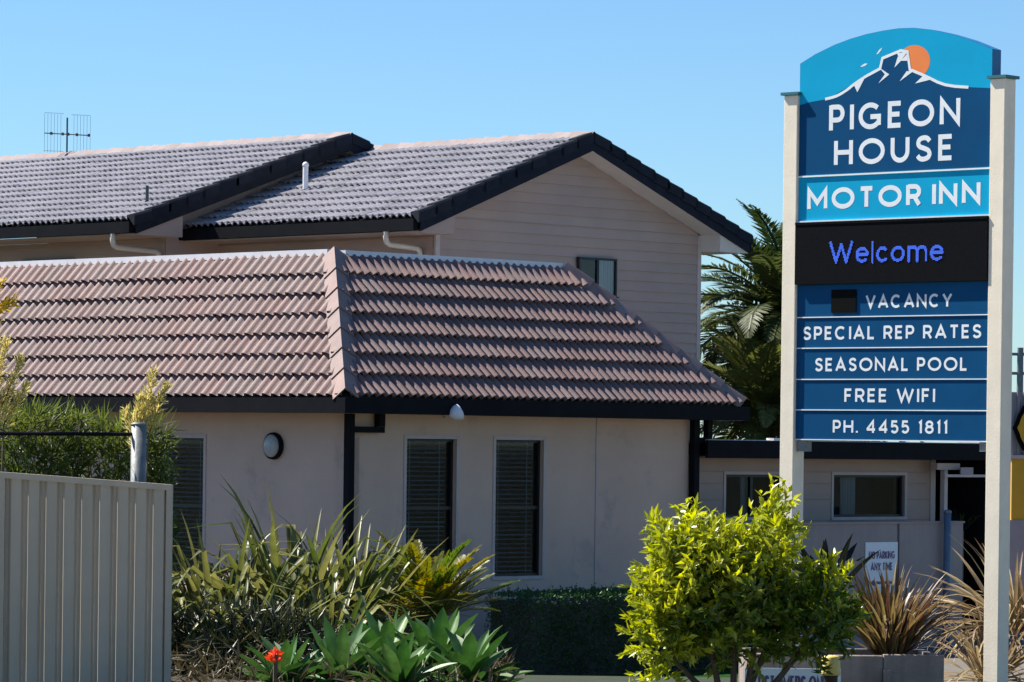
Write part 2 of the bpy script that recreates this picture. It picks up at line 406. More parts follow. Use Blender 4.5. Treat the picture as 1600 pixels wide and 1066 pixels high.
# ---------------------------------------------------------------- walls and windows
def wall_panel(x0, x1, z0, z1, holes, thick=0.22):
    """wall in the x-z plane, face at y=0, inside at +y, with rectangular openings"""
    b = MB()
    X = sorted({x0, x1, *[h[0] for h in holes], *[h[1] for h in holes]}); Z = sorted({z0, z1, *[h[2] for h in holes], *[h[3] for h in holes]})
    for i in range(len(X) - 1):
        for j in range(len(Z) - 1):
            cx, cz = (X[i] + X[i+1]) / 2, (Z[j] + Z[j+1]) / 2
            if any(h[0] < cx < h[1] and h[2] < cz < h[3] for h in holes): continue
            b.face([(X[i],0,Z[j]),(X[i+1],0,Z[j]),(X[i+1],0,Z[j+1]),(X[i],0,Z[j+1])])
    for h in holes:
        a, c, e, f = h
        b.face([(a,0,e),(a,thick,e),(a,thick,f),(a,0,f)][::-1]); b.face([(c,0,e),(c,thick,e),(c,thick,f),(c,0,f)])
        b.face([(a,0,f),(c,0,f),(c,thick,f),(a,thick,f)][::-1]); b.face([(a,0,e),(c,0,e),(c,thick,e),(a,thick,e)])
    b.face([(x0,thick,z0),(x0,0,z0),(x0,0,z1),(x0,thick,z1)]); b.face([(x1,0,z0),(x1,thick,z0),(x1,thick,z1),(x1,0,z1)])
    b.face([(x0,0,z1),(x1,0,z1),(x1,thick,z1),(x0,thick,z1)])
    return b

def window(parent, loc, rz, w_, h_, trim=0.05, depth=0.09, blind=True, mid=True, vbar=False, proud=0.012, trimmat='trim', curtain=None, tr=True, shallow=False):
    """origin: lower left of the opening at the wall face; x along, y inwards"""
    b = MB(); p = -proud
    if tr:
        b.box(-trim, w_ + trim, p, 0.02, h_, h_ + trim); b.box(-trim, w_ + trim, p - 0.008, 0.02, -trim, 0)
        b.box(-trim, 0, p + 0.001, 0.019, 0, h_); b.box(w_, w_ + trim, p + 0.001, 0.019, 0, h_)
    else:
        b.box(-0.02, w_ + 0.02, p, 0.02, -0.02, 0.0)
    wo_ = b.build('window', M[trimmat], parent, loc=loc, rz=rz)
    s = MB(); f = 0.035; y0, y1 = depth - 0.03, depth + 0.03
    s.box(0.002, w_ - 0.002, y0, y1, h_ - f, h_ - 0.002); s.box(0.002, w_ - 0.002, y0, y1, 0.002, f); s.box(0.002, f, y0 + 0.001, y1 - 0.001, f, h_ - f); s.box(w_ - f, w_ - 0.002, y0 + 0.001, y1 - 0.001, f, h_ - f)
    if mid: s.box(f, w_ - f, y0 + 0.004, y1, h_ * 0.49, h_ * 0.49 + 0.045)
    if vbar: s.box(w_ * vbar - 0.025, w_ * vbar + 0.025, y0 + 0.004, y1, f, h_ - f)
    s.build('sash', M['sash'], wo_)
    panes = [(f, w_ - f, f, h_ - f)]
    if mid: panes = [(f, w_ - f, f, h_ * 0.49), (f, w_ - f, h_ * 0.49 + 0.045, h_ - f)]
    if vbar: panes = [(f, w_ * vbar - 0.025, f, h_ - f), (w_ * vbar + 0.025, w_ - f, f, h_ - f)]
    for k, (a, c, e, q) in enumerate(panes):
        pb = MB(); yy = depth + 0.004 * (k - 0.5)
        pb.face([(a, yy, e), (c, yy, e), (c, yy, q), (a, yy, q)]); pb.build('pane', M['glass'], wo_)
    if blind:
        sb = MB(); n = int(h_ / 0.062)
        for i in range(n):
            z = f + (h_ - 2 * f) * (i + 0.5) / n; t = 0.35 + random.uniform(-0.05, 0.05); dx = 0.022
            sb.face([(0.05, depth + 0.07 - dx, z - dx * math.sin(t)), (w_ - 0.05, depth + 0.07 - dx, z - dx * math.sin(t) + random.uniform(-.002, .002)), (w_ - 0.05, depth + 0.07 + dx, z + dx * math.sin(t)), (0.05, depth + 0.07 + dx, z + dx * math.sin(t))])
        for x in (w_ * 0.2, w_ * 0.8): sb.box(x - 0.004, x + 0.004, depth + 0.045, depth + 0.047, f, h_ - f)
        sb.build('blind', M['slat'], wo_, kind='stuff')
    if curtain:
        cb = MB(); n = 40
        for i in range(n):
            xa = w_ * (curtain[0] + (curtain[1] - curtain[0]) * i / n); xb = w_ * (curtain[0] + (curtain[1] - curtain[0]) * (i + 1) / n)
            co, ca = (0.012, 0.004) if shallow else (0.1, 0.02)
            ya = depth + co + ca * math.sin(i * 1.1); yb = depth + co + ca * math.sin((i + 1) * 1.1)
            cb.face([(xa, ya, 0.01), (xb, yb, 0.01), (xb, yb, h_ - 0.01), (xa, ya, h_ - 0.01)])
        cb.build('curtain', M['curtain'], wo_, smooth=True)
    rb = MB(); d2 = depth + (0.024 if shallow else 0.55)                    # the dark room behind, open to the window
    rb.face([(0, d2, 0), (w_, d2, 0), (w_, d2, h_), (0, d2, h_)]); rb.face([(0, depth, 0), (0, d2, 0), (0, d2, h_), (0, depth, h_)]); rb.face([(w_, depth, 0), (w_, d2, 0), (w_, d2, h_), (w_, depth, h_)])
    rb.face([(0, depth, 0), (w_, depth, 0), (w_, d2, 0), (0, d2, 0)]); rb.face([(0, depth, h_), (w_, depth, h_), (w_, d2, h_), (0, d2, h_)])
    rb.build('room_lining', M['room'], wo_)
    return wo_

def bent(parent, pts, r, m, name='downpipe', n=10):
    return MB().tube(pts, r, n).build(name, M[m], parent, smooth=True)
def squarepipe(parent, segs, m, name='downpipe'):
    b = MB()
    for s_ in segs: b.box(*s_)
    return b.build(name, M[m], parent)

# ---------------------------------------------------------------- reception building (front)
A = thing('reception_building', 'single-storey rendered building with steep mauve tiled roof and black gutters, in front', 'building', CORNER, R(45))
WL, WB = 6.59, 9.6                               # wall lengths along x (right face) and y (left face)
ZS = bz(0.36)                                    # soffit height
holesR = [(1.01, 2.03, bz(-1.87), bz(0.08)), (2.67, 3.69, bz(-1.87), bz(0.08))]
wr = wall_panel(0, WL, -0.3, ZS, [(a + .05, c - .05, e + .05, f - .05) for a, c, e, f in holesR]); wr.build('wall', M['render'], A)
holesL = [(WB - 4.06, WB - 2.82, bz(-1.9), bz(0.05))]
wl = wall_panel(0, WB - 0.0, -0.3, ZS, [(a + .05, c - .05, e + .05, f - .05) for a, c, e, f in holesL]); wl.build('wall', M['render'], A, loc=(0.0, WB, 0), rz=R(-90))
wb = MB(); wb.face([(WL, 0.23, -.3), (WL, WB, -.3), (WL, WB, ZS), (WL, 0.23, ZS)]); wb.face([(WL, WB, -.3), (0.23, WB, -.3), (0.23, WB, ZS), (WL, WB, ZS)]); wb.build('wall', M['render'], A)
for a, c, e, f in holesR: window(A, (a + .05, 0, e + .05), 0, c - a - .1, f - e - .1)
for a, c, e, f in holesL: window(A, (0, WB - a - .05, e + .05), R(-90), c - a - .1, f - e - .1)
MB().box(4.675, 4.705, -0.012, -0.002, -0.3, ZS - 0.002).build('control_joint', M['trim'], A)
# eaves
O_ = 0.5; ZE = bz(0.56); RL, RR, H_ = 1.42, 1.80, 1.92; ZT = ZE + H_
XE = WL + O_
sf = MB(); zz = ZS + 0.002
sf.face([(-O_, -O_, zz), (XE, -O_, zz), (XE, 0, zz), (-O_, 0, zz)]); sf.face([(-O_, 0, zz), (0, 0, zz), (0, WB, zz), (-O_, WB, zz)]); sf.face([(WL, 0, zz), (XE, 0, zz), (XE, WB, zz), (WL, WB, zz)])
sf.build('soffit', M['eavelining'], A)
gt = MB(); g0, g1 = bz(0.345), bz(0.545)
gt.box(-O_ - 0.11, XE + 0.11, -O_ - 0.11, -O_, g0, g1); gt.build('gutter', M['dark'], A)
gt = MB(); gt.box(-O_ - 0.11, -O_, -O_ + 0.002, WB, g0, g1); gt.build('gutter', M['dark'], A)
gt = MB(); gt.box(XE, XE + 0.11, -O_ + 0.002, WB, g0, g1); gt.build('gutter', M['dark'], A)
# roof deck under the tiles
e0, e1, e2, e3 = (-O_, -O_, ZE), (XE, -O_, ZE), (XE, WB, ZE), (-O_, WB, ZE)
t0, t1, t2, t3 = (-O_ + RL, -O_ + RR, ZT), (XE - RR, -O_ + RR, ZT), (XE - RR, WB, ZT), (-O_ + RL, WB, ZT)
rf = MB()
dn = lambda p, k=0.03: (p[0], p[1], p[2] - k)
rf.face([dn(e0), dn(e1), dn(t1), dn(t0)]); rf.face([dn(e1), dn(e2), dn(t2), dn(t1)]); rf.face([dn(e3), dn(e0), dn(t0), dn(t3)]); rf.face([dn(t0), dn(t1), dn(t2), dn(t3)])
roofA = rf.build('roof', M['deck'], A)
NROW = 7
V = Vector
hipP = V(e0); hipN = V((RR, -RL, 0)).normalized()
hip2P = V(e1); hip2N = V((-1, -1, 0)).normalized()
# right face
ud = V((0, RR, H_)); gR = ud.length / NROW; ud.normalize(); nd = V((1, 0, 0)).cross(ud)
lay_tiles(roofA, V((-O_ - 0.2, -O_, ZE)), V((1, 0, 0)), ud, nd, 28, NROW, 0.29, gR, M['tile'], [(hipP + hipN * 0.05, hipN), (hip2P + hip2N * 0.05, hip2N)], lift=0.068)
# left face: columns run from the far end towards the hip
ud2 = V((RL, 0, H_)); gL = ud2.length / NROW; ud2.normalize(); nd2 = V((0, -1, 0)).cross(ud2)
lay_tiles(roofA, V((-O_, 9.4, ZE)), V((0, -1, 0)), ud2, nd2, 29, NROW, 0.355, gL, M['tile'], [(hipP - hipN * 0.05, -hipN)], rest_from=5, lift=0.056)
# right-hand end face, out of the photograph
ud3 = V((-RR, 0, H_)).normalized(); nd3 = V((0, 1, 0)).cross(ud3)
lay_tiles(roofA, V((XE, -O_ - 0.2, ZE)), V((0, 1, 0)), ud3, nd3, 33, NROW, 0.30, gR, M['tile'], [(hip2P - hip2N * 0.05, -hip2N)], rest_from=99)
# hip caps
dl = V((0, 1, 0)) ; hd = (V(t0) - V(e0)).normalized()
def perp_on(n, h): 
    q = n.cross(h); return q.normalized()
lft = perp_on(nd2, hd); lft = lft if lft.y > 0 else -lft
rgt = perp_on(nd, hd); rgt = rgt if rgt.x > 0 else -rgt
caps(roofA, V(e0) - hd * 0.0, V(t0) - hd * 0.02, lft, rgt, M['cap'], step=0.40, wl=0.20, wr=0.20, rise=0.12, lift=0.03)
hd2 = (V(t1) - V(e1)).normalized()
l2 = perp_on(nd, hd2); l2 = l2 if l2.x < 0 else -l2
r2 = perp_on(nd3, hd2); r2 = r2 if r2.y > 0 else -r2
caps(roofA, V(e1), V(t1) - hd2 * 0.06, l2, r2, M['cap'], step=0.40, wl=0.17, wr=0.17, rise=0.115, lift=0.03)
# flashing along the top
fl = MB()
fl.box(t0[0] - 0.03, t0[0] + 0.10, t0[1] + 0.12, WB, ZT + 0.0, ZT + 0.085); fl.build('flashing', M['flash'], A)
fl = MB(); fl.box(t0[0] + 0.16, t1[0] - 0.02, t0[1] - 0.04, t0[1] + 0.10, ZT + 0.0, ZT + 0.075); fl.build('flashing', M['flash'], A)
# flat roof behind the tiled skirt
MB().box(t0[0] + 0.1, t1[0], t0[1] + 0.1, WB - 0.1, ZT - 0.2, ZT - 0.005).build('flat_roof', M['corr'], A)
# downpipes
squarepipe(A, [(-0.09, 0.01, -0.13, -0.03, -0.3, g0 + 0.0), (0.011, 0.55, -0.125, -0.035, bz(0.10), bz(0.18)), (0.45, 0.55, -0.13, -0.03, bz(0.181), ZS - 0.002)], 'dark')
squarepipe(A, [(WL - 0.02, WL + 0.09, -0.13, -0.03, -0.3, g0), (WL + 0.091, WL + 0.36, -0.125, -0.035, bz(0.02), bz(0.1)), (WL + 0.27, WL + 0.36, -0.13, -0.03, bz(0.101), g0 - 0.001)], 'dark')
# wall lamp and flood light
wlmp = thing('wall_lamp', 'round bulkhead lamp with black rim on the rendered wall left of the corner', 'lamp', CORNER + VX * 1.42 + V((0, 0, bz(-0.09))), R(-45))
def lathe_y(prof, n=24):
    b = MB().lathe(prof, n); b.v = [(x, -z, y) for x, y, z in b.v]; return b
lathe_y([(0.175, 0.002), (0.183, 0.02), (0.178, 0.06), (0.162, 0.075), (0.155, 0.06)]).build('rim', M['dark'], wlmp, smooth=True)
lathe_y([(0.157, 0.055), (0.148, 0.085), (0.10, 0.108), (0.04, 0.116), (0.004, 0.117)]).build('diffuser', M['lampglass'], wlmp, smooth=True)
fl_ = thing('flood_light', 'small pale flood light hanging under the black gutter', 'lamp', CORNER + UX * 1.3 - VX * 0.40 + V((0, 0, bz(0.36))), R(45))
MB().tube([(0, 0, 0), (0, -0.06, -0.05)], 0.012).build('bracket', M['pvc'], fl_)
q = MB().lathe([(0.02, -0.06), (0.06, -0.03), (0.085, 0.02), (0.088, 0.06), (0.08, 0.062)], 18); rot = Matrix.Rotation(R(62), 4, 'Y') @ Matrix.Rotation(R(20), 4, 'X')
q.v = [tuple(rot @ V(p) + V((0.02, -0.19, 0.0))) for p in q.v]; q.build('reflector', M['flash'], fl_, smooth=True)
q = MB().lathe([(0.02, 0.055), (0.075, 0.063), (0.05, 0.075), (0.01, 0.08)], 18); q.v = [tuple(rot @ V(p) + V((0.02, -0.19, 0.0))) for p in q.v]; q.build('lens', M['flash'], fl_, smooth=True); fl_.scale = (1.25, 1.25, 1.25)

# ---------------------------------------------------------------- two-storey wings behind
def wing(name, label, cat, b0, b1, a_l, a_pk, zl, zpk, wall_a0, wall_a1, wall_b, nrow, ncol, rest_from, gable_boards, wall_m='board'):
    """ridge runs along y; gable end faces -y at y=wall_b, barge at y=b0"""
    T = thing(name, label, cat, CORNER + UX * a_pk + VX * wall_b, R(45))
    ox, oy = a_pk, wall_b                                # local = (a - ox, b - oy)
    hs = a_pk - a_l; z0, z1 = bz(zl), bz(zpk); yb0, yb1 = b0 - oy, b1 - oy
    sl = (z1 - z0) / hs
    # roof deck
    rf = MB(); k = 0.035
    rf.face([(-hs, yb1, z0 - k), (-hs, yb0, z0 - k), (0, yb0, z1 - k), (0, yb1, z1 - k)]); rf.face([(hs, yb0, z0 - k), (hs, yb1, z0 - k), (0, yb1, z1 - k), (0, yb0, z1 - k)])
    roof = rf.build('roof', M['deck'], T)
    udL = V((hs, 0, z1 - z0)); gg = udL.length / nrow; udL.normalize(); ndL = V((0, -1, 0)).cross(udL)
    lay_tiles(roof, V((-hs, yb0 + 0.3 * ncol, z0)), V((0, -1, 0)), udL, ndL, ncol, nrow, 0.30, gg, M['uptile'], rest_from=rest_from)
    udR = V((-hs, 0, z1 - z0)).normalized(); ndR = V((0, 1, 0)).cross(udR)
    lay_tiles(roof, V((hs, yb0, z0)), V((0, 1, 0)), udR, ndR, ncol, nrow, 0.30, gg, M['uptile'], rest_from=999)
    caps(roof, V((0, min(yb1, yb0 + 0.3 * ncol), z1)), V((0, yb0, z1)), -udL, -udR, M['upcap'], step=0.40, wl=0.17, wr=0.17, rise=0.085, lift=0.03)
    # barge tiles along both rakes
    for sgn, udv, ndv in ((-1, udL, ndL), (1, udR, ndR)):
        for i in range(nrow):
            p = V((sgn * hs, yb0, z0)) + udv * (gg * i)
            b = MB(); up = 0.075; drop = 0.17
            y_a, y_b = yb0 - 0.06, yb0 + 0.13
            pts = []
            for t_, dz in ((-0.03, 0.03), (gg + 0.02, 0.0)):
                c = p + udv * t_ + ndv * (up + dz)
                pts.append([(c.x, y_b, c.z), (c.x, y_a + 0.03, c.z + 0.012), (c.x, y_a, c.z - 0.02), (c.x, y_a, c.z - drop), (c.x, y_a + 0.02, c.z - drop)])
            for j in range(4): b.face([pts[0][j], pts[0][j+1], pts[1][j+1], pts[1][j]])
            b.face(pts[0][::-1]); b.face(pts[1])
            b.face([pts[0][0], pts[1][0], (pts[1][0][0], y_b, pts[1][0][2] - .07), (pts[0][0][0], y_b, pts[0][0][2] - .07)])
            b.build('barge_tile', M['navy'], roof)
    # barge board and raking soffit
    for sgn in (-1, 1):
        b = MB()
        b.prism([(sgn * hs, z0 - 0.215), (sgn * hs, z0 - 0.02), (0, z1 - 0.02), (0, z1 - 0.215)], 1, yb0 - 0.035, yb0 - 0.005)
        b.build('barge_board', M['navy'], T)
        s_ = MB(); s_.face([(sgn * hs, yb0 - 0.004, z0 - 0.21), (0, yb0 - 0.004, z1 - 0.21), (0, 0, z1 - 0.21), (sgn * hs, 0, z0 - 0.21)])
        s_.build('raking_soffit', M['soffit'], T)
    # gutters, eave soffits
    wa0, wa1 = wall_a0 - ox, wall_a1 - ox
    for sgn, wa in ((-1, wa0), (1, wa1)):
        x0_, x1_ = (-hs - 0.11, -hs) if sgn < 0 else (hs, hs + 0.11)
        MB().box(x0_, x1_, yb0 + 0.02, yb1, z0 - 0.20, z0 - 0.02).build('gutter', M['dark'], T)
        x0_, x1_ = (-hs + 0.001, wa) if sgn < 0 else (wa, hs - 0.001)
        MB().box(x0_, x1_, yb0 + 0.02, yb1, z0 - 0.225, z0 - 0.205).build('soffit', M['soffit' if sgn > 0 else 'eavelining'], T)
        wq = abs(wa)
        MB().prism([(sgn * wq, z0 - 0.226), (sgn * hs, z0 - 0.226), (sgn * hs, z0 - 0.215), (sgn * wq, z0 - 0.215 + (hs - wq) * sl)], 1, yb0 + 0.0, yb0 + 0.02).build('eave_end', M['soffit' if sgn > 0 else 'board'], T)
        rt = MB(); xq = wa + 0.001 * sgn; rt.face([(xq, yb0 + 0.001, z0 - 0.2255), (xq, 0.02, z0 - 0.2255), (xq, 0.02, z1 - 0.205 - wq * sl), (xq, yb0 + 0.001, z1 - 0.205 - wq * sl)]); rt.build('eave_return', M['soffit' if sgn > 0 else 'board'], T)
    # walls
    zb = z0 - 0.226
    cw = MB()
    ztop = lambda x: z1 - 0.215 - abs(x) * sl
    cw.face([(wa0, 0.02, -0.3), (wa1, 0.02, -0.3), (wa1, 0.02, ztop(wa1)), (0, 0.02, ztop(0)), (wa0, 0.02, ztop(wa0))])
    cw.face([(wa0, yb1 - yb0, -0.3), (wa0, 0.02, -0.3), (wa0, 0.02, zb), (wa0, yb1 - yb0, zb)]); cw.face([(wa1, 0.02, -0.3), (wa1, yb1 - yb0, -0.3), (wa1, yb1 - yb0, zb), (wa1, 0.02, zb)])
    cw.build('wall', M[wall_m], T)
    # weatherboards
    if gable_boards:
        pitch = 0.165; z = bz(1.2)
        while z < ztop(0) - 0.03:
            zt_ = min(z + pitch + 0.012, ztop(0))
            def ext(zq):
                lo, hi = wa0 + 0.09, wa1 - 0.09
                lim = (z1 - 0.215 - zq) / sl
                return max(lo, -lim), min(hi, lim)
            a0, a1 = ext(z); c0, c1 = ext(zt_)
            b = MB()
            zk = z1 - 0.215 - (wa1 - 0.09) * sl            # height where the rake meets the board end
            lo = [(a0, z), (a1, z)]; hi_ = [(c0, zt_), (c1, zt_)]
            f0 = [(a0, -0.028, z), (a1, -0.028, z)]
            if z < zk < zt_: f0 += [(a1, -0.012, zk)]
            f0 += [(c1, -0.003, zt_), (c0, -0.003, zt_)]
            if z < zk < zt_: f0 += [(a0, -0.012, zk)]
            b.face(f0); b.face([(a0, 0.018, z), (a1, 0.018, z), (a1, -0.028, z), (a0, -0.028, z)])
            b.build('weatherboard', M['board'], T); z += pitch
        for x in (wa0, wa1 - 0.09):
            MB().box(x, x + 0.09, -0.03, 0.018, -0.3, min(ztop(x), ztop(x + 0.09)) - 0.004).build('corner_board', M['trim'], T)
    # boards on the long wall below the eave
    z = bz(2.2)
    while z < zb - 0.02:
        b = MB(); zt_ = min(z + 0.177, zb - 0.002); y_e = yb1 - yb0 - 0.05
        b.face([(wa0 - 0.022, y_e, z), (wa0 - 0.022, 0.02, z), (wa0 - 0.005, 0.02, zt_), (wa0 - 0.005, y_e, zt_)]); b.face([(wa0, y_e, z), (wa0, 0.02, z), (wa0 - 0.022, 0.02, z), (wa0 - 0.022, y_e, z)])
        b.build('weatherboard', M['board'], T); z += 0.165
    return T, ox, oy, hs

RW, rox, roy, rhs = wing('gabled_building', 'two-storey weatherboard wing with broad gable end and dark barge tiles', 'building',
    6.05, 13.0, 7.0, 10.82, 3.45, 4.93, 7.76, 13.94, 6.5, 11, 19, 0, True)
LW, lox, loy, lhs = wing('gabled_building', 'two-storey wing at far left carrying the television aerial, grey tiled roof', 'building',
    11.25, 24.0, 5.62, 10.3, 3.50, 5.13, 6.62, 13.9, 11.65, 13, 40, 17, False, 'board')
# windows of the wings
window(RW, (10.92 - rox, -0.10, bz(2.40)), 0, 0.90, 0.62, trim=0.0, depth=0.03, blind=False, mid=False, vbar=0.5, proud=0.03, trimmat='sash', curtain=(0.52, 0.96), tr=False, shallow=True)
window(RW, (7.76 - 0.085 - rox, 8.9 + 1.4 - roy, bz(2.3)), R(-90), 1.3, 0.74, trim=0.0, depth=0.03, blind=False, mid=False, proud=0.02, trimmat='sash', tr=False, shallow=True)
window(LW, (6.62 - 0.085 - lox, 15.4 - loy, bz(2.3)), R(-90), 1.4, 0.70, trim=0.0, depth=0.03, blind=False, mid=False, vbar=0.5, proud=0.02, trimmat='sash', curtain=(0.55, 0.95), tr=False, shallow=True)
# white storm-water pipes under the gutters
def elbow(T, x0, y0, x1, z_top, z_mid, z_bot):
    pts = [(x0, y0, z_top), (x0, y0, z_mid + 0.1), (x0 + 0.02, y0, z_mid + 0.03), (x0 + 0.08, y0, z_mid), (x1 - 0.08, y0, z_mid - 0.03), (x1 - 0.02, y0, z_mid - 0.06), (x1, y0, z_mid - 0.13), (x1, y0, z_bot)]
    bent(T, pts, 0.045, 'pvc')
elbow(RW, 7.0 - 0.05 - rox, 6.75 - roy, 7.76 - 0.07 - rox, bz(3.34), bz(3.05), 0.0)
elbow(LW, 5.62 - 0.05 - lox, 11.75 - loy, 6.62 - 0.07 - lox, bz(3.38), bz(3.08), 0.0)
# roof vents
def vent(T, a, b, ox, oy, zroof, h, r, m, hat=True):
    bv = MB().tube([(a - ox, b - oy, zroof - 0.1), (a - ox, b - oy, zroof + h)], r, 12).build('vent_pipe', M[m], T, smooth=False)
    q = MB().lathe([(r * 2.0, 0), (r * 1.1, 0.05)], 14); q.build('vent_collar', M['dark'], bv, loc=(a - ox, b - oy, zroof + 0.02))
    if hat:
        MB().lathe([(r * 1.0, 0), (r * 1.25, 0.01), (r * 1.1, 0.05), (r * 0.3, 0.075)], 14).build('vent_cap', M[m], bv, loc=(a - ox, b - oy, zroof + h), smooth=True)
vent(RW, 8.55, 10.42, rox, roy, bz(4.06), 0.45, 0.045, 'flash')
vent(LW, 6.5, 12.02, lox, loy, bz(3.82), 0.32, 0.028, 'antenna', False)
# television aerial
ant = thing('television_aerial', 'thin metal television aerial standing on the left roof ridge', 'aerial', CORNER + UX * 10.3 + VX * 18.95 + V((0, 0, bz(5.15))), R(2))
MB().tube([(0, 0, -0.05), (0, 0, 0.72)], 0.016, 8).build('mast', M['antenna'], ant)
MB().tube([(-0.42, 0.0, 0.43), (0.42, 0.03, 0.40)], 0.010, 6).build('boom', M['antenna'], ant)
for k in (-0.29, -0.08, 0.02, 0.18, 0.40):
    zc = 0.43 - (k + 0.42) * 0.036
    MB().box(k - 0.022, k + 0.022, -0.03, 0.03, zc - 0.025, zc + 0.025).build('clamp', M['antenna'], ant)
for k in range(15):
    x = -0.42 + 0.84 * k / 14
    if abs(x) < 0.07: continue
    MB().tube([(x, 0.05, 0.08 - 0.03 * (x + .4)), (x, 0.05, 0.80 - 0.05 * (x + .4))], 0.0035, 4).build('reflector_rod', M['antenna'], ant)
for z in (0.09, 0.79):
    for s in (-1, 1): MB().tube([(s * 0.42, 0.05, z - 0.02 * s), (s * 0.07, 0.05, z - 0.01 * s)], 0.004, 4).build('reflector_rail', M['antenna'], ant)

# ---------------------------------------------------------------- low building on the right
Lb = thing('low_building', 'low flat-roofed building with pale planks and black fascia behind the pylon sign', 'building', CORNER + UX * 6.7 + VX * 0.3, R(45))
ax = lambda a: a - 6.7
wz = bz(-0.19)
wp = wall_panel(ax(7.12), ax(12.5), -0.3, wz, [(ax(7.70), ax(8.95), bz(-1.05), bz(-0.43)), (ax(10.11), ax(11.79), bz(-1.06), bz(-0.43))], 0.2); wp.build('wall', M['board'], Lb)
wb = MB(); wb.face([(ax(12.5), 0.2, -.3), (ax(12.5), 6, -.3), (ax(12.5), 6, wz), (ax(12.5), 0.2, wz)]); wb.face([(ax(7.12), 0.2, -.3), (ax(7.12), 6, -.3), (ax(7.12), 6, wz), (ax(7.12), 0.2, wz)]); wb.build('wall', M['board'], Lb)
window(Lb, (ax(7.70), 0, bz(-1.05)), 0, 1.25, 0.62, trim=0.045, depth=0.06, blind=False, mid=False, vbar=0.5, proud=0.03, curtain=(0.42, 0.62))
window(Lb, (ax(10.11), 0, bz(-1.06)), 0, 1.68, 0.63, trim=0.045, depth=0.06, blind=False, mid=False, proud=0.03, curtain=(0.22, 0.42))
zs = [bz(-1.18), bz(-1.06) - 0.046, bz(-0.80), bz(-0.56), bz(-0.43) + 0.046, wz]
spans_full = [(ax(7.13), ax(12.4))]; spans_cut = [(ax(7.13), ax(7.65)), (ax(9.0), ax(10.06)), (ax(11.84), ax(12.4))]
for i in range(5):
    for a, c in (spans_full if i in (0, 4) else spans_cut):
        b = MB(); b.box(a, c, -0.016, -0.002, zs[i] + 0.004, zs[i+1] - 0.004); b.build('plank', M['board'], Lb)
MB().box(ax(12.4) + 0.004, ax(12.5) + 0.02, -0.03, -0.003, -0.3, wz - 0.002).build('corner_board', M['trim'], Lb)
MB().box(ax(12.2), ax(12.75), -0.32, -0.20, bz(-0.34), bz(-0.24)).build('beam', M['trim'], Lb)
MB().box(ax(12.40), ax(12.48), -0.30, -0.22, 0.0, bz(-0.341)).build('post', M['trim'], Lb)
# roof slab and fascia
roofl = MB().box(ax(6.8), ax(13.45), -0.49, 6.0, bz(0.03), bz(0.075)).build('roof', M['flash'], Lb)
MB().box(ax(6.72), ax(13.5), -0.55, -0.50, bz(-0.19), bz(0.065)).build('fascia', M['dark'], Lb)
MB().box(ax(13.46), ax(13.5), -0.498, 6.0, bz(-0.19), bz(0.065)).build('fascia', M['dark'], Lb)
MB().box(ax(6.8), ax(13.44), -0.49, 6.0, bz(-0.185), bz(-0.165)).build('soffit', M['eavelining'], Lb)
MB().box(ax(8.1), ax(8.75), -0.585, -0.44, bz(0.068), bz(0.105)).build('flashing', M['flash'], Lb)
# the carport's dark back wall
MB().box(ax(12.52), ax(13.42), 4.2, 4.3, -0.3, bz(-0.19)).build('carport_back_wall', M['dark'], Lb)
MB().box(ax(13.3), ax(13.42), -0.4, 4.19, -0.3, bz(-0.19)).build('carport_side_wall', M['dark'], Lb)
bar = thing('barrier_bar', 'thin pale bar with small plate across the dark carport opening', 'barrier', CORNER + UX * 12.2 - VX * 0.15 + V((0, 0, bz(-0.43))), R(45))
MB().box(0, 1.08, -0.02, 0.02, -0.02, 0.02).build('rail', M['trim'], bar)
MB().box(0.40, 0.70, -0.012, 0.012, 0.021, 0.13).build('plate', M['plaster'], bar)

# screen wall with poster and pipe in front of the low building
scr = thing('screen_wall', 'waist-high grey rendered block wall carrying the parking notice', 'wall', CORNER + UX * 6.75 - VX * 0.6, R(45))
sx = lambda a: a - 6.75
for (a, c) in ((6.75, 10.545), (10.60, 12.11)):
    b = MB().box(sx(a), sx(c), 0, 0.18, -0.3, bz(-1.14)); b.build('panel', M['block'], scr)
MB().box(sx(10.546), sx(10.599), 0.03, 0.15, -0.3, bz(-1.142)).build('joint', M['pipeblue'], scr)
MB().box(sx(6.73), sx(12.13), -0.02, 0.20, bz(-1.139), bz(-1.11)).build('coping', M['block'], scr)
pp = thing('steel_post', 'blue-grey round steel post standing against the block wall', 'post', CORNER + UX * 11.58 - VX * 0.72, R(45))
MB().tube([(0, 0, -0.2), (0, 0, bz(-0.98))], 0.055, 14).build('shaft', M['pipeblue'], pp, smooth=True)
MB().lathe([(0.06, 0), (0.062, 0.03), (0.03, 0.05)], 14).build('cap', M['galv'], pp, loc=(0, 0, bz(-0.985)), smooth=True)

# ---------------------------------------------------------------- lettering made of strokes
def arc(cx, cy, rx, ry, a0, a1, n=14):
    return [(cx + rx * math.cos(R(a0 + (a1 - a0) * i / n)), cy + ry * math.sin(R(a0 + (a1 - a0) * i / n))) for i in range(n + 1)]
def spl(p, k=5):
    out = []
    for i in range(len(p) - 1):
        a, b, c, d = p[max(i-1, 0)], p[i], p[i+1], p[min(i+2, len(p)-1)]
        for j in range(k):
            t = j / k
            out.append(tuple(0.5 * (2*b[m] + (c[m]-a[m])*t + (2*a[m]-5*b[m]+4*c[m]-d[m])*t*t + (3*b[m]-a[m]-3*c[m]+d[m])*t**3) for m in (0, 1)))
    return out + [p[-1]]
Ssh = spl([(.95,.83),(.76,.97),(.47,1),(.17,.92),(.07,.74),(.2,.59),(.5,.51),(.82,.41),(.95,.25),(.84,.08),(.52,0),(.22,.03),(.02,.17)])
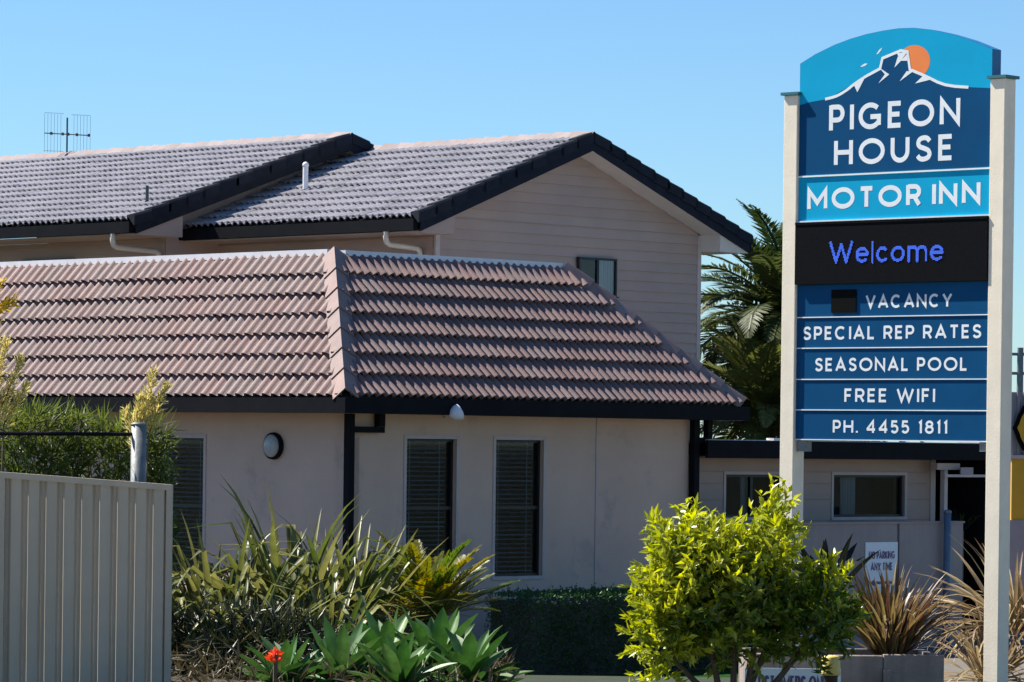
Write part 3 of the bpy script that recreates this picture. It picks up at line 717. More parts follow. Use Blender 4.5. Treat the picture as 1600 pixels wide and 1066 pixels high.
G = {  # width, strokes in the unit box; 'c' closes the stroke
 'A': (.86, [[(0,-.06),(.5,1),(1,-.06)], [(.17,.27),(.83,.27)]]), 'C': (.88, [arc(.5,.5,.5,.5,48,312,22)]), 'E': (.60, [[(1,1),(0,1),(0,0),(1,0)], [(0,.51),(.9,.51)]]),
 'F': (.58, [[(1,1),(0,1),(0,-.07)], [(0,.49),(.88,.49)]]), 'G': (.95, [arc(.5,.5,.5,.5,45,318,22) + [(.93,.17),(.93,.46),(.5,.46)]]), 'H': (.76, [[(0,-.07),(0,1.07)], [(1,-.07),(1,1.07)], [(0,.51),(1,.51)]]),
 'I': (.16, [[(.5,-.07),(.5,1.07)]]), 'K': (.75, [[(0,-.07),(0,1.07)], [(1,1.05),(0,.35)], [(.3,.58),(1,-.05)]]), 'L': (.58, [[(0,1.07),(0,0),(1,0)]]), 'M': (.92, [[(0,-.07),(0,1),(.5,.28),(1,1),(1,-.07)]]), 'N': (.80, [[(0,-.07),(0,1),(1,0),(1,1.07)]]),
 'O': (1.02, [arc(.5,.5,.5,.5,0,345,23) + ['c']]), 'P': (.64, [[(0,-.07),(0,1.09)], [(0,1),(.55,1)] + arc(.58,.70,.42,.30,90,-90,10) + [(.55,.40),(0,.40)]]), 'R': (.68, [[(0,-.07),(0,1.09)], [(0,1),(.55,1)] + arc(.56,.71,.42,.29,90,-90,10) + [(.55,.42),(0,.42)], [(.55,.42),(1,-.07)]]),
 'S': (.66, [Ssh]), 'T': (.70, [[(0,1),(1,1)], [(.5,1),(.5,-.07)]]), 'U': (.74, [[(0,1.07),(0,.42)] + arc(.5,.42,.5,.42,180,360,14) + [(1,1.07)]]), 'V': (.84, [[(0,1.06),(.5,0),(1,1.06)]]), 'W': (1.2, [[(0,1.06),(.26,0),(.5,.95),(.74,0),(1,1.06)]]),
 'Y': (.80, [[(0,1.06),(.5,.42),(1,1.06)], [(.5,.42),(.5,-.07)]]), '1': (.34, [[(.0,.85),(.8,1.0),(.8,-.07)]]), '4': (.74, [[(.78,-.07),(.78,1),(0,.24)], [(-.03,.24),(1.05,.24)]]), '5': (.62, [[(.9,1),(.12,1),(.06,.57)] + arc(.46,.31,.5,.31,128,-150,16)]),
 '8': (.66, [arc(.5,.77,.42,.23,0,345,18) + ['c'], arc(.5,.27,.5,.27,0,345,18) + ['c']]), '.': (.16, [[(.5,-.07),(.5,.1)]]), ' ': (.28, []),
 'e': (.66, [[(.04,.36),(.98,.36)] + arc(.5,.35,.5,.35,5,312,18)]), 'l': (.12, [[(.5,-.05),(.5,1.03)]]), 'c': (.60, [arc(.5,.35,.5,.35,48,312,16)]), 'o': (.68, [arc(.5,.35,.5,.35,0,345,20) + ['c']]),
 'm': (.98, [[(0,-.05),(0,.72)], [(0,.42)] + arc(.25,.45,.25,.25,180,0,8) + [(.5,-.05)], [(.5,.42)] + arc(.75,.45,.25,.25,180,0,8) + [(1,-.05)]]),
}
def layout(text, wt, sp=0.16, space=None):
    x = 0; out = []
    for ch in text:
        W, st = G[ch]; W = W if ch != ' ' or space is None else space
        for s in st:
            closed = s[-1] == 'c'; pts = s[:-1] if closed else s
            out.append(([(x + wt / 2 + p[0] * max(W - wt, 0.001), wt / 2 + p[1] * (1 - wt)) for p in pts], closed))
        x += W + sp
    return out, x - sp
def ribbon(b, pts, hw, closed, y):
    pts = [p for i, p in enumerate(pts) if i == 0 or abs(p[0] - pts[i-1][0]) + abs(p[1] - pts[i-1][1]) > 1e-4]
    n = len(pts); L = []; Rr = []
    P = [V((p[0], 0, p[1])) for p in pts]
    for i in range(n):
        a = P[i-1] if (i or closed) else None; c = P[(i+1) % n] if (i < n - 1 or closed) else None
        d1 = (P[i] - a).normalized() if a is not None else None; d2 = (c - P[i]).normalized() if c is not None else None
        d1 = d1 or d2; d2 = d2 or d1
        n1 = V((-d1.z, 0, d1.x)); n2 = V((-d2.z, 0, d2.x)); m = n1 + n2
        if m.length < 1e-3: m = n1.copy()
        m.normalize(); k = hw / max(0.42, m.dot(n1))
        L.append(P[i] + m * k); Rr.append(P[i] - m * k)
    for i in range(n if closed else n - 1):
        j = (i + 1) % n
        b.face([(q.x, y, q.z) for q in (Rr[i], Rr[j], L[j], L[i])])
def lettering(parent, text, x0, x1, z0, z1, m, wt=0.15, sp=0.16, y=-0.004, space=None):
    """one object for each letter, stretched to fill x0..x1"""
    Wd = layout(text, wt, sp, space)[1]; hz = z1 - z0; kx = (x1 - x0) / Wd; x = 0
    for ch in text:
        W = G[ch][0] if ch != ' ' or space is None else space
        if ch != ' ':
            b = MB()
            for i, (pts, cl) in enumerate(layout(ch, wt, sp)[0]):
                ribbon(b, [(x0 + (x + p[0]) * kx, z0 + p[1] * hz) for p in pts], wt * (hz + min(kx, hz)) * 0.25, cl, y - 0.0004 * i)
            b.build('letter', M[m], parent)
        x += W + sp

# ---------------------------------------------------------------- pylon sign
SG = thing('pylon_sign', 'tall motel pylon sign with arched blue panels between two cream posts', 'sign', (3.2591, 33.0, -2.35), R(-42))
zg = 2.35
def post(x0, x1, top):
    b = MB().box(x0, x1, 0, 0.16, -0.1, top + zg); me = b.mesh('post', M['cream']); edges_bevel(me, 0.006); p = link('post', me, SG)
    MB().box(x0 - 0.022, x1 + 0.022, -0.022, 0.182, top + zg + 0.001, top + zg + 0.026).build('cap', M['teal'], p)
post(-1.214, -1.064, 3.08); post(0.984, 1.134, 3.11)
x0, x1 = -1.062, 0.982
# arched header
arch = [(-1.062, 3.355), (-0.9, 3.428), (-0.692, 3.498), (-0.52, 3.54), (-0.346, 3.571), (-0.17, 3.59), (0.0, 3.60), (0.165, 3.594), (0.35, 3.566), (0.534, 3.522), (0.75, 3.456), (0.982, 3.365)]
hd_ = MB().prism([(x, z + zg) for x, z in arch] + [(x1, 2.368 + zg), (x0, 2.368 + zg)], 1, 0.03, 0.155)
hp = hd_.build('header_panel', M['side'], SG)
def poly(parent, pts, m, y, name):
    b = MB(); n = len(pts)
    me = bpy.data.meshes.new(name); bm = bmesh.new()
    vs_ = [bm.verts.new((x, y, z + zg)) for x, z in pts]
    f = bm.faces.new(vs_); bmesh.ops.triangulate(bm, faces=[f]); bmesh.ops.recalc_face_normals(bm, faces=bm.faces[:]); bm.to_mesh(me); bm.free(); me.materials.append(M[m])
    return link(name, me, parent)
poly(hp, [(x * 0.998, z - 0.003) for x, z in arch] + [(x1 - .002, 2.37), (x0 + .002, 2.37)], 'cyan', 0.0292, 'sky_field')
poly(hp, [(0.163 + 0.175 * math.cos(a * math.pi / 24), 3.30 + 0.145 * math.sin(a * math.pi / 24)) for a in range(48)], 'orange', 0.0284, 'sun_disc')
navytop = [(-1.058, 2.99), (-0.965, 3.01), (-0.748, 3.031), (-0.59, 3.082), (-0.479, 3.144), (-0.334, 3.208), (-0.19, 3.263), (-0.169, 3.351), (0.03, 3.407), (0.096, 3.39), (0.126, 3.236), (0.296, 3.174), (0.482, 3.093), (0.59, 3.069), (0.741, 3.054), (0.978, 3.035)]
poly(hp, navytop + [(0.978, 2.372), (-1.058, 2.372)], 'blue', 0.0276, 'mountain_field')
sb_ = MB()
ridge = spl([(-0.78, 3.03), (-0.66, 3.05), (-0.55, 3.095), (-0.46, 3.147), (-0.334, 3.208)], 4) + [(-0.19, 3.263), (-0.165, 3.352), (0.03, 3.407), (0.10, 3.392), (0.128, 3.238), (0.296, 3.172), (0.42, 3.115), (0.50, 3.088), (0.60, 3.069), (0.741, 3.054)]
ribbon(sb_, [(x, z + zg) for x, z in ridge], 0.0125, False, 0.0266)
for q in ([(-0.47, 3.142), (-0.43, 3.072), (-0.35, 3.195)], [(-0.20, 3.275), (-0.135, 3.21), (-0.09, 3.208)], [(-0.135, 3.213), (-0.205, 3.137), (-0.09, 3.208)], [(-0.01, 3.385), (0.028, 3.316), (0.10, 3.392)], [(0.0, 3.36), (-0.035, 3.264), (0.032, 3.318)], [(0.028, 3.318), (0.10, 3.315), (0.112, 3.385)], [(0.095, 3.226), (0.022, 3.143), (0.165, 3.222)], [(0.27, 3.178), (0.185, 3.115), (0.36, 3.142)]):
    sb_.face([(x, 0.0262, z + zg) for x, z in q])
sb_.build('snow_line', M['white'], hp)
poly(hp, [(-0.402,3.295),(-0.358,3.317),(-0.324,3.315),(-0.352,3.297),(-0.385,3.29)], 'white', 0.0284, 'bird')
poly(hp, [(-0.231,3.391),(-0.203,3.425),(-0.168,3.446),(-0.192,3.411),(-0.219,3.39)], 'white', 0.0284, 'bird')
lettering(hp, 'PIGEON', -0.738, 0.664, 2.745 + zg, 2.976 + zg, 'white', 0.185, 0.18, 0.0268)
lettering(hp, 'HOUSE', -0.681, 0.601, 2.443 + zg, 2.667 + zg, 'white', 0.185, 0.18, 0.0268)
def strip(z0, z1, m, y=0.03, name='panel'):
    b = MB().box(x0, x1, y, 0.155, z0 + zg, z1 + zg); me = b.mesh(name, M[m]); return link(name, me, SG)
MB().box(x0, x1, 0.018, 0.15, 2.353 + zg, 2.367 + zg).build('divider', M['white'], SG)
mi = strip(1.972, 2.352, 'cyan'); lettering(mi, 'MOTOR INN', -0.972, 0.885, 2.066 + zg, 2.254 + zg, 'white', 0.215, 0.12, 0.0288, space=0.14)
MB().box(x0, x1, 0.012, 0.15, 1.958 + zg, 1.971 + zg).build('divider', M['white'], SG)
led = strip(1.412, 1.957, 'ledscreen', -0.012, 'led_display')
MB().box(x0 + 0.001, x1 - 0.001, -0.018, -0.0125, 1.935 + zg, 1.956 + zg).build('display_edge', M['black'], led)
# lit dots of the display
st, Wd = layout('Welcome', 0.12, 0.13); xa, xb, za, zb_ = -0.68, 0.536, 1.592, 1.77
kx = (xb - xa) / Wd; hz = zb_ - za; segs = []
for pts, cl in st:
    q = [V((xa + p[0] * kx, za + p[1] * hz)) for p in pts]
    if cl: q.append(q[0])
    segs += list(zip(q[:-1], q[1:]))
db = MB(); pitch = 0.0098
for i in range(int((xb - xa) / pitch) + 3):
    for j in range(int(hz / pitch) + 3):
        p = V((xa - pitch + i * pitch, za - pitch + j * pitch)); best = 9
        for a, c in segs:
            d = c - a; t = max(0, min(1, (p - a).dot(d) / max(d.length_squared, 1e-9))); best = min(best, (p - a - d * t).length)
        if best < 0.0132:
            s = pitch * 0.36; db.face([(p.x - s, -0.0165, p.y - s + zg), (p.x + s, -0.0165, p.y - s + zg), (p.x + s, -0.0165, p.y + s + zg), (p.x - s, -0.0165, p.y + s + zg)])
db.build('lit_text', M['led'], led, kind='stuff')
rows = [(1.410, 1.120), (1.1185, 0.850), (0.8485, 0.577), (0.5755, 0.310), (0.3085, 0.050)]
txt = ['VACANCY', 'SPECIAL REP RATES', 'SEASONAL POOL', 'FREE WIFI', 'PH. 4455 1811']
tb = [(-0.317, 0.602, 1.195, 1.311), (-0.996, 0.909, 0.927, 1.045), (-0.860, 0.769, 0.652, 0.769), (-0.535, 0.434, 0.383, 0.503), (-0.656, 0.572, 0.115, 0.229)]
for k, ((zt_, zb0), t_, (ta, tb_, tc_, td)) in enumerate(zip(rows, txt, tb)):
    p = strip(zb0 + 0.010, zt_, 'blue')
    lettering(p, t_, ta, tb_, tc_ + zg, td + zg, 'white', 0.185, 0.15, 0.0288)
    MB().box(x0, x1, 0.022, 0.15, zb0 + 0.0005 + zg, zb0 + 0.0092 + zg).build('divider', M['white'], SG)
    if k == 0:
        MB().box(-0.679, -0.412, 0.018, 0.0292, 1.163 + zg, 1.362 + zg).build('unlit_display', M['black'], p)
MB().box(x0 + 0.01, x0 + 0.11, 0.04, 0.12, -0.05 + zg, 0.049 + zg).build('bracket', M['galv'], SG)
MB().box(x1 - 0.09, x1 - 0.01, 0.04, 0.12, -0.03 + zg, 0.049 + zg).build('bracket', M['galv'], SG)

# ---------------------------------------------------------------- metal fence, post and rail at the left
fx0, fx1, fy = -4.262, -2.822, 32.0
FN = thing('metal_fence', 'beige ribbed metal fence panel at the lower left corner', 'fence', (fx0, fy, gz(32)), 0)
base = -gz(32)
def ftop(x): return base - 0.305 - (x / (fx1 - fx0)) * 0.09
for xa_, xb_ in ((-0.0, 0.045), (fx1 - fx0 - 0.05, fx1 - fx0)):
    b = MB(); b.box(xa_, xb_, -0.03, 0.04, -0.1, ftop((xa_ + xb_) / 2) - (0.0 if xa_ > 0.5 else 0.02)); b.build('post', M['fence'], FN)
def rail(z_off, hh):
    b = MB(); a0_, a1_ = 0.0, fx1 - fx0 - 0.01
    b.prism([(a0_, ftop(0) + z_off), (a1_, ftop(a1_) + z_off), (a1_, ftop(a1_) + z_off + hh), (a0_, ftop(0) + z_off + hh)], 1, -0.034, 0.045)
    b.build('rail', M['fence'], FN)
rail(-0.045, 0.05)
npan = 9; pw = (fx1 - fx0 - 0.10) / npan
for i in range(npan):
    xx = 0.048 + i * pw; b = MB()
    pr = [(0, 0.018), (0.025, 0.018), (0.050, -0.016), (pw - 0.018, -0.016), (pw, 0.014)]
    zt_ = ftop(xx + pw / 2) - 0.04 + 0.03
    for (a, ya), (c, yc) in zip(pr[:-1], pr[1:]):
        b.face([(xx + a, ya, -0.1), (xx + c, yc, -0.1), (xx + c, yc, ftop(xx + c) - 0.03), (xx + a, ya, ftop(xx + a) - 0.03)])
    for fr_ in (0.4, 0.72): pass
    b.build('sheet', M['fence'], FN)
FN2 = thing('steel_post', 'weathered galvanised steel post with dark rail above the beige fence', 'post', (-3.50, 36.0, gz(36)), 0)
MB().tube([(0, 0, -0.1), (0, 0, 0.12 - gz(36))], 0.072, 16).build('shaft', M['galv'], FN2, smooth=True)
MB().lathe([(0.075, 0), (0.078, 0.02), (0.05, 0.03)], 16).build('cap', M['galv'], FN2, loc=(0, 0, 0.11 - gz(36)), smooth=True)
MB().tube([(0.0, -0.03, 0.03 - gz(36)), (-2.2, -0.03, 0.015 - gz(36))], 0.018, 8).build('rail', M['dark'], FN2)

# ---------------------------------------------------------------- right edge of the picture
WK = thing('workshop_building', 'distant yellow and grey workshop at the right edge behind the sign', 'building', (9.74, 75.0, GZ), R(0))
MB().box(0, 7, 0, 9, -0.3, bz(-1.40)).build('lower_wall', M['plaster'], WK)
MB().box(0.03, 7, 0.03, 8.9, bz(-1.399), bz(-0.20)).build('yellow_panel', M['yellow'], WK)
MB().box(-0.02, 7, -0.06, 9, bz(-0.199), bz(-0.13)).build('ledge', M['trim'], WK)
for i in range(30):
    b = MB(); xx = 0.0 + i * 0.12
    b.prism([(xx, 0), (xx + 0.055, 0), (xx + 0.065, 0.03), (xx + 0.11, 0.03), (xx + 0.119, 0.0), (xx + 0.119, 0.1), (xx, 0.1)], 2, bz(-0.129), bz(1.10)); b.build('cladding_sheet', M['corr'], WK)
MB().box(0, 3.6, 0.101, 9, bz(-0.129), bz(1.10)).build('upper_wall', M['corr'], WK)
EM = thing('emblem_sign', 'round yellow sign with thick black border cut by the right edge', 'sign', (9.80 + 0.62, 74.93, bz(0.40) + GZ), 0)
rim = [(0.62 * math.cos(a * math.pi / 16) * (1.0 + 0.07 * (a % 4 == 0)), 0.60 * math.sin(a * math.pi / 16)) for a in range(32)]
MB().prism([p for p in rim], 1, -0.03, 0.0).build('border', M['black'], EM)
MB().prism([(x * 0.86, z * 0.86) for x, z in rim], 1, -0.045, -0.031).build('field', M['yellow'], EM)
MB().prism([(-0.42, -0.05), (-0.28, -0.12), (-0.1, -0.3), (0.2, -0.3), (0.35, 0.1), (0.1, 0.3), (-0.22, 0.22), (-0.42, 0.12)], 1, -0.055, -0.046).build('mark', M['black'], EM)
PW = thing('power_pole', 'thin grey power pole in the distance at the right edge', 'pole', (15.85, 120.0, GZ), 0)
MB().tube([(0, 0, -0.2), (0, 0, 6.15)], [0.13, 0.10], 10).build('shaft', M['galv'], PW)
for z in (5.9, 5.3): MB().box(-0.9, 0.9, -0.05, 0.05, z, z + 0.09).build('crossarm', M['galv'], PW)
for x in (-0.8, -0.4, 0.4, 0.8): MB().tube([(x, 0, 5.99), (x, 0, 6.12)], 0.035, 6).build('insulator', M['galv'], PW)

# ---------------------------------------------------------------- notices, planter, garden light
def notice(name, label, loc, rz, w_, h_, m='white'):
    t = thing(name, label, 'sign', loc, rz)
    MB().box(0, w_, -0.012, 0.0, 0, h_).build('board', M[m], t); return t
no = notice('parking_notice', 'small white parking notice fixed to the grey block wall', CORNER + UX * 9.80 - VX * 0.604 + V((0, 0, bz(-2.16))), R(45), 0.74, 0.75)
lettering(no, 'NO PARKING', 0.07, 0.67, 0.50, 0.62, 'ink', 0.22, 0.10, -0.016)
lettering(no, 'ANY TIME', 0.12, 0.62, 0.33, 0.45, 'ink', 0.22, 0.10, -0.016)
b = MB(); b.face([(0.10, -0.016, 0.15), (0.22, -0.016, 0.09), (0.22, -0.016, 0.21)]); b.face([(0.22, -0.016, 0.13), (0.64, -0.016, 0.13), (0.64, -0.016, 0.17), (0.22, -0.016, 0.17)]); b.build('arrow', M['ink'], no)

PL = thing('planter', 'weathered concrete planter box under the red-brown flax', 'planter', (2.05, 32.3, gz(32.5)), R(3))
ph = -1.76 - gz(32.5); pw_ = 1.62
for k, (a, c) in enumerate(((0, 0.55), (0.556, 1.10), (1.106, pw_))):
    b = MB().box(a, c, 0, 0.07, -0.1, ph + random.uniform(-0.010, 0.010)); me = b.mesh('slab', M['concrete']); edges_bevel(me, 0.006); link('slab', me, PL)
for a, c in ((0, 0.07), (pw_ - 0.07, pw_)):
    MB().box(a + 0.001, c - 0.001, 0.072, 1.0, -0.1, ph - 0.004).build('side_slab', M['concrete'], PL)
MB().box(0.0, pw_, 1.001, 1.07, -0.1, ph).build('back_slab', M['concrete'], PL)
MB().box(0.071, pw_ - 0.071, 0.073, 1.0, -0.1, ph - 0.06).build('soil', M['soil'], PL)
MB().box(1.10, 1.16, -0.05, -0.002, -0.1, ph - 0.12).build('bracket', M['concrete'], PL)
cb = notice('customer_notice', 'low white board reading customers only, half hidden by the bright shrub', (1.955, 31.9, -2.19), 0, 0.80, 0.34)
lettering(cb, 'CUSTOMERS ONLY', 0.06, 0.74, 0.14, 0.285, 'ink', 0.2, 0.14, -0.016)
GL = thing('garden_light', 'short garden light with yellow top below the bright shrub', 'lamp', (2.555, 30.5, gz(30)), 0)
MB().lathe([(0.055, -0.1), (0.055, 0.36), (0.062, 0.38)], 18).build('stem', M['brown'], GL, smooth=True)
MB().lathe([(0.075, 0.381), (0.078, 0.40), (0.072, 0.52), (0.06, 0.535), (0.02, 0.54)], 18).build('lens', M['lampyellow'], GL, smooth=True)

# ---------------------------------------------------------------- plants
rnd = random.Random(11)
def rvec(r=rnd):
    while True:
        v_ = V((r.uniform(-1, 1), r.uniform(-1, 1), r.uniform(-1, 1)))
        if 0.05 < v_.length < 1: return v_.normalized()

def strap(name, m, L, W, lean, curve, kink=None, nseg=7, droop=0.0):
    b = MB(); p = V((0, 0, 0)); rings = []
    for i in range(nseg + 1):
        t = i / nseg
        th = lean + curve * t * t
        if kink and t > kink[0]: th += kink[1]
        d = V((math.sin(th), 0, math.cos(th)))
        wv = W * min(1.0, 0.55 + 1.8 * t) * (1 - max(0, (t - 0.25) / 0.75) ** 2.2) + 0.002
        nn = V((-d.z, 0, d.x))
        rings.append([p + V((0, wv / 2, 0)) + nn * wv * 0.22, p.copy(), p + V((0, -wv / 2, 0)) + nn * wv * 0.22])
        p = p + d * (L / nseg)
    for i in range(nseg):
        for j in range(2): b.face([rings[i][j], rings[i][j+1], rings[i+1][j+1], rings[i+1][j]])
    bm = bmesh.new(); me = b.mesh(name, m, smooth=True); bm.from_mesh(me); bmesh.ops.remove_doubles(bm, verts=bm.verts[:], dist=1e-5); bm.to_mesh(me); bm.free()
    return me
def leaves_of(m, spec): return [strap('leaf', m, *s) for s in spec]
def rosette(T, meshes, n, spread, h0=0.0, scale=(0.8, 1.15), tilt=(0.0, 0.6), az=None, weights=None):
    for i in range(n):
        me = rnd.choices(meshes, weights)[0] if weights else rnd.choice(meshes)
        a = rnd.uniform(0, 2 * math.pi) if az is None else rnd.uniform(*az); ti = rnd.uniform(*tilt); s = rnd.uniform(*scale)
        o = link('leaf', me, T)
        rr = spread * math.sqrt(rnd.random())
        o.matrix_local = Matrix.Translation((rr * math.cos(a), rr * math.sin(a), h0 - 0.03)) @ Matrix.Rotation(a, 4, 'Z') @ Matrix.Rotation(ti, 4, 'Y') @ Matrix.Rotation(rnd.uniform(-0.7, 0.7), 4, 'Z') @ Matrix.Scale(s, 4)

def foliage(b, lobes, n, L, W, up=0.4, sprig=10, step=0.02, tip=True, surf=0.35, tints=(0, 1), r=rnd, jitter=0.6):
    vols = [l[3] * l[4] * l[5] for l in lobes]
    for _ in range(n):
        c = r.choices(lobes, [v_ ** 0.7 for v_ in vols])[0]
        d = rvec(r); k = r.random() ** surf
        p = V((c[0] + d.x * c[3] * k, c[1] + d.y * c[4] * k, c[2] + d.z * c[5] * k))
        o = (d + V((0, 0, up)) + rvec(r) * jitter).normalized()
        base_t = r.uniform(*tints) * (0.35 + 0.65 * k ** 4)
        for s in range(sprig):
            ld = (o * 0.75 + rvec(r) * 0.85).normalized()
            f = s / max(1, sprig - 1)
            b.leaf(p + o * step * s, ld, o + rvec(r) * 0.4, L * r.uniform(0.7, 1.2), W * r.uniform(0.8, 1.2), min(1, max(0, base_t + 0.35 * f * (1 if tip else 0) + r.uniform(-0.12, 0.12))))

# flax clumps in the left bed
fx = leaves_of(M['flax'], [(1.2, 0.062, 0.05, 0.35), (1.25, 0.065, 0.12, 0.9), (1.0, 0.06, 0.25, 1.3), (1.1, 0.068, 0.2, 0.4, (0.55, 1.5)), (0.9, 0.06, 0.3, 0.5, (0.5, 1.9)), (0.8, 0.055, 0.5, 1.6), (1.25, 0.06, 0.1, 0.3, (0.7, 1.2)), (1.0, 0.045, 0.9, 1.0), (1.1, 0.06, 0.3, 0.3, (0.4, 2.2))])
def flaxclump(x, y, n, label, sc=(0.75, 1.05), h=0.0, spread=0.22, ms=fx, cat='flax', name='flax_plant', tilt=(0.0, 0.75), grp=None):
    T = thing(name, label, cat, (x, y, gz(y) + h), 0)
    rosette(T, ms, n, spread, 0, sc, tilt); return T
flaxclump(-2.85, 37.6, 110, 'olive flax clump with broken leaves beside the beige fence', (1.0, 1.3), 0.25, 0.3)
flaxclump(-2.15, 38.0, 130, 'tall olive flax clump with upright blades in the middle of the left bed', (1.05, 1.5), 0.3, 0.3)
flaxclump(-1.66, 38.3, 95, 'olive flax clump next to the yellow cycad', (1.0, 1.35), 0.25, 0.22)
flaxclump(-3.1, 38.6, 70, 'drooping flax clump below the left shuttered window', (0.8, 1.05), 0.25, 0.3)
flaxclump(-2.55, 36.4, 75, 'low arching flax in front of the tall flax, next to the fence', (0.8, 1.1), 0.15, 0.2, tilt=(0.2, 1.1))
flaxclump(-1.75, 36.6, 75, 'low arching flax in front of the tall flax, above the agaves', (0.8, 1.1), 0.15, 0.2, tilt=(0.2, 1.1))
# cycad
def frond_mesh(name, m, L, nl, ll, lw, arc_, lean, droop=0.0, vee=0.5, rach=0.008):
    b = MB(); p = V((0, 0, 0)); pts = []
    for i in range(nl + 1):
        t = i / nl; th = lean + arc_ * t ** 1.4; d = V((math.sin(th), 0, math.cos(th)))
        pts.append((p.copy(), d)); p = p + d * (L / nl)
    b.tube([q[0] for q in pts[::max(1, nl // 6)]], rach, 4, False)
    for i, (q, d) in enumerate(pts):
        t = i / nl
        if t < 0.1: continue
        ln = ll * math.sin(math.pi * min(1, 0.18 + 0.82 * t)) ** 0.6 * (1 - 0.35 * t) + 0.02
        nn = V((-d.z, 0, d.x))
        for s in (-1, 1):
            ld = (V((0, s, 0)) * 0.8 + d * (0.55 + 0.5 * t) + nn * (vee) + V((0, 0, -droop)) + rvec() * 0.10).normalized()
            b.leaf(q, ld, nn, ln * rnd.uniform(0.85, 1.1), lw, 0, 0.1)
    return b.mesh(name, m)
cy = [frond_mesh('frond', M['sago'], 0.88, 46, 0.15, 0.024, a, 0.0, 0, 0.3) for a in (0.25, 0.45, 0.7)]
CY = thing('cycad_plant', 'yellow-green cycad with stiff feathered fronds in front of the first tall window', 'cycad', (-0.88, 39.0, gz(40)), 0)
hz_ = -1.86 - gz(40)
MB().tube([(0, 0, -0.1), (0, 0, hz_ * 0.6), (0, 0, hz_ + 0.03)], [0.13, 0.14, 0.09], 12).build('trunk', M['bark'], CY)
for i in range(64):
    a = i * 2.39996; ti = 0.2 + 0.95 * (i / 64) ** 0.9
    o = link('frond', rnd.choice(cy), CY)
    o.matrix_local = Matrix.Translation((0.03 * math.cos(a), 0.03 * math.sin(a), hz_)) @ Matrix.Rotation(a, 4, 'Z') @ Matrix.Rotation(ti, 4, 'Y') @ Matrix.Rotation(rnd.uniform(-.3, .3), 4, 'Z') @ Matrix.Scale(rnd.uniform(0.85, 1.2), 4)
# agaves
def agave_leaf(L, W, lean, curve):
    b = MB(); p = V((0, 0, 0)); rings = []; n = 7
    for i in range(n + 1):
        t = i / n; th = lean + curve * t; d = V((math.sin(th), 0, math.cos(th))); nn = V((-d.z, 0, d.x))
        wv = W * (0.55 + 0.45 * math.sin(math.pi * min(1, t / 0.62) / 2) if t < 0.62 else max(0.015, math.cos(math.pi / 2 * (t - 0.62) / 0.38) ** 0.9))
        rings.append([p + V((0, wv / 2, 0)) + nn * wv * 0.20, p + V((0, wv * 0.2, 0)) + nn * wv * 0.03, p - nn * 0.004, p - V((0, wv * 0.2, 0)) + nn * wv * 0.03, p - V((0, wv / 2, 0)) + nn * wv * 0.20])
        p = p + d * (L / n)
    for i in range(n):
        for j in range(4): b.face([rings[i][j], rings[i][j+1], rings[i+1][j+1], rings[i+1][j]])
    me = b.mesh('leaf', M['agave'], smooth=True); bm = bmesh.new(); bm.from_mesh(me); bmesh.ops.remove_doubles(bm, verts=bm.verts[:], dist=1e-5); bm.to_mesh(me); bm.free(); return me
ag = [agave_leaf(0.55, 0.135, 0.0, c) for c in (-0.15, 0.1, 0.35, 0.55)]
def agave(x, y, z, s, label, n=30):
    T = thing('agave_plant', label, 'agave', (x, y, gz(y)), 0)
    h = max(0.06, z - gz(y))
    MB().tube([(0, 0, -0.1), (0, 0, h + 0.04)], [0.06, 0.05], 8).build('stem', M['stem'], T)
    for i in range(n):
        a = i * 2.39996 + rnd.uniform(-.15, .15); ti = 0.25 + 1.25 * (i / n) ** 0.7
        o = link('leaf', rnd.choice(ag), T)
        o.matrix_local = Matrix.Translation((0.025 * math.cos(a), 0.025 * math.sin(a), h - 0.10 * i / n)) @ Matrix.Rotation(a, 4, 'Z') @ Matrix.Rotation(ti, 4, 'Y') @ Matrix.Rotation(rnd.uniform(-.25, .25), 4, 'Z') @ Matrix.Scale(s * rnd.uniform(0.9, 1.12), 4)
agave(-2.0, 33.9, -2.20, 0.85, 'small leftmost green agave rosette at the bottom edge')
agave(-1.5, 34.3, -2.13, 1.0, 'green agave rosette second from left, below the flax')
agave(-1.15, 35.2, -2.05, 1.0, 'upright green agave rosette in the middle of the agave bed')
agave(-0.66, 35.0, -2.05, 1.08, 'large green agave rosette below the cycad')
agave(-0.36, 34.2, -2.18, 1.0, 'rightmost green agave rosette beside the dark hedge')
agave(-0.95, 33.6, -2.25, 0.95, 'lowest green agave rosette at the bottom edge of the bed')
# red bromeliad
BR = thing('red_flower', 'small bright red flower among the agaves', 'flower', (-2.03, 33.35, gz(33.35)), 0)
MB().tube([(0, 0, -0.05), (0, 0, 0.33)], 0.02, 8).build('stem', M['stem'], BR)
bp_ = MB()
for i in range(34):
    d = (rvec() + V((0, 0, 0.7))).normalized(); bp_.leaf(V((0, 0, 0.30)) + rvec() * 0.04, d, rvec(), 0.07, 0.04, 0)
bp_.build('petals', M['petal'], BR)
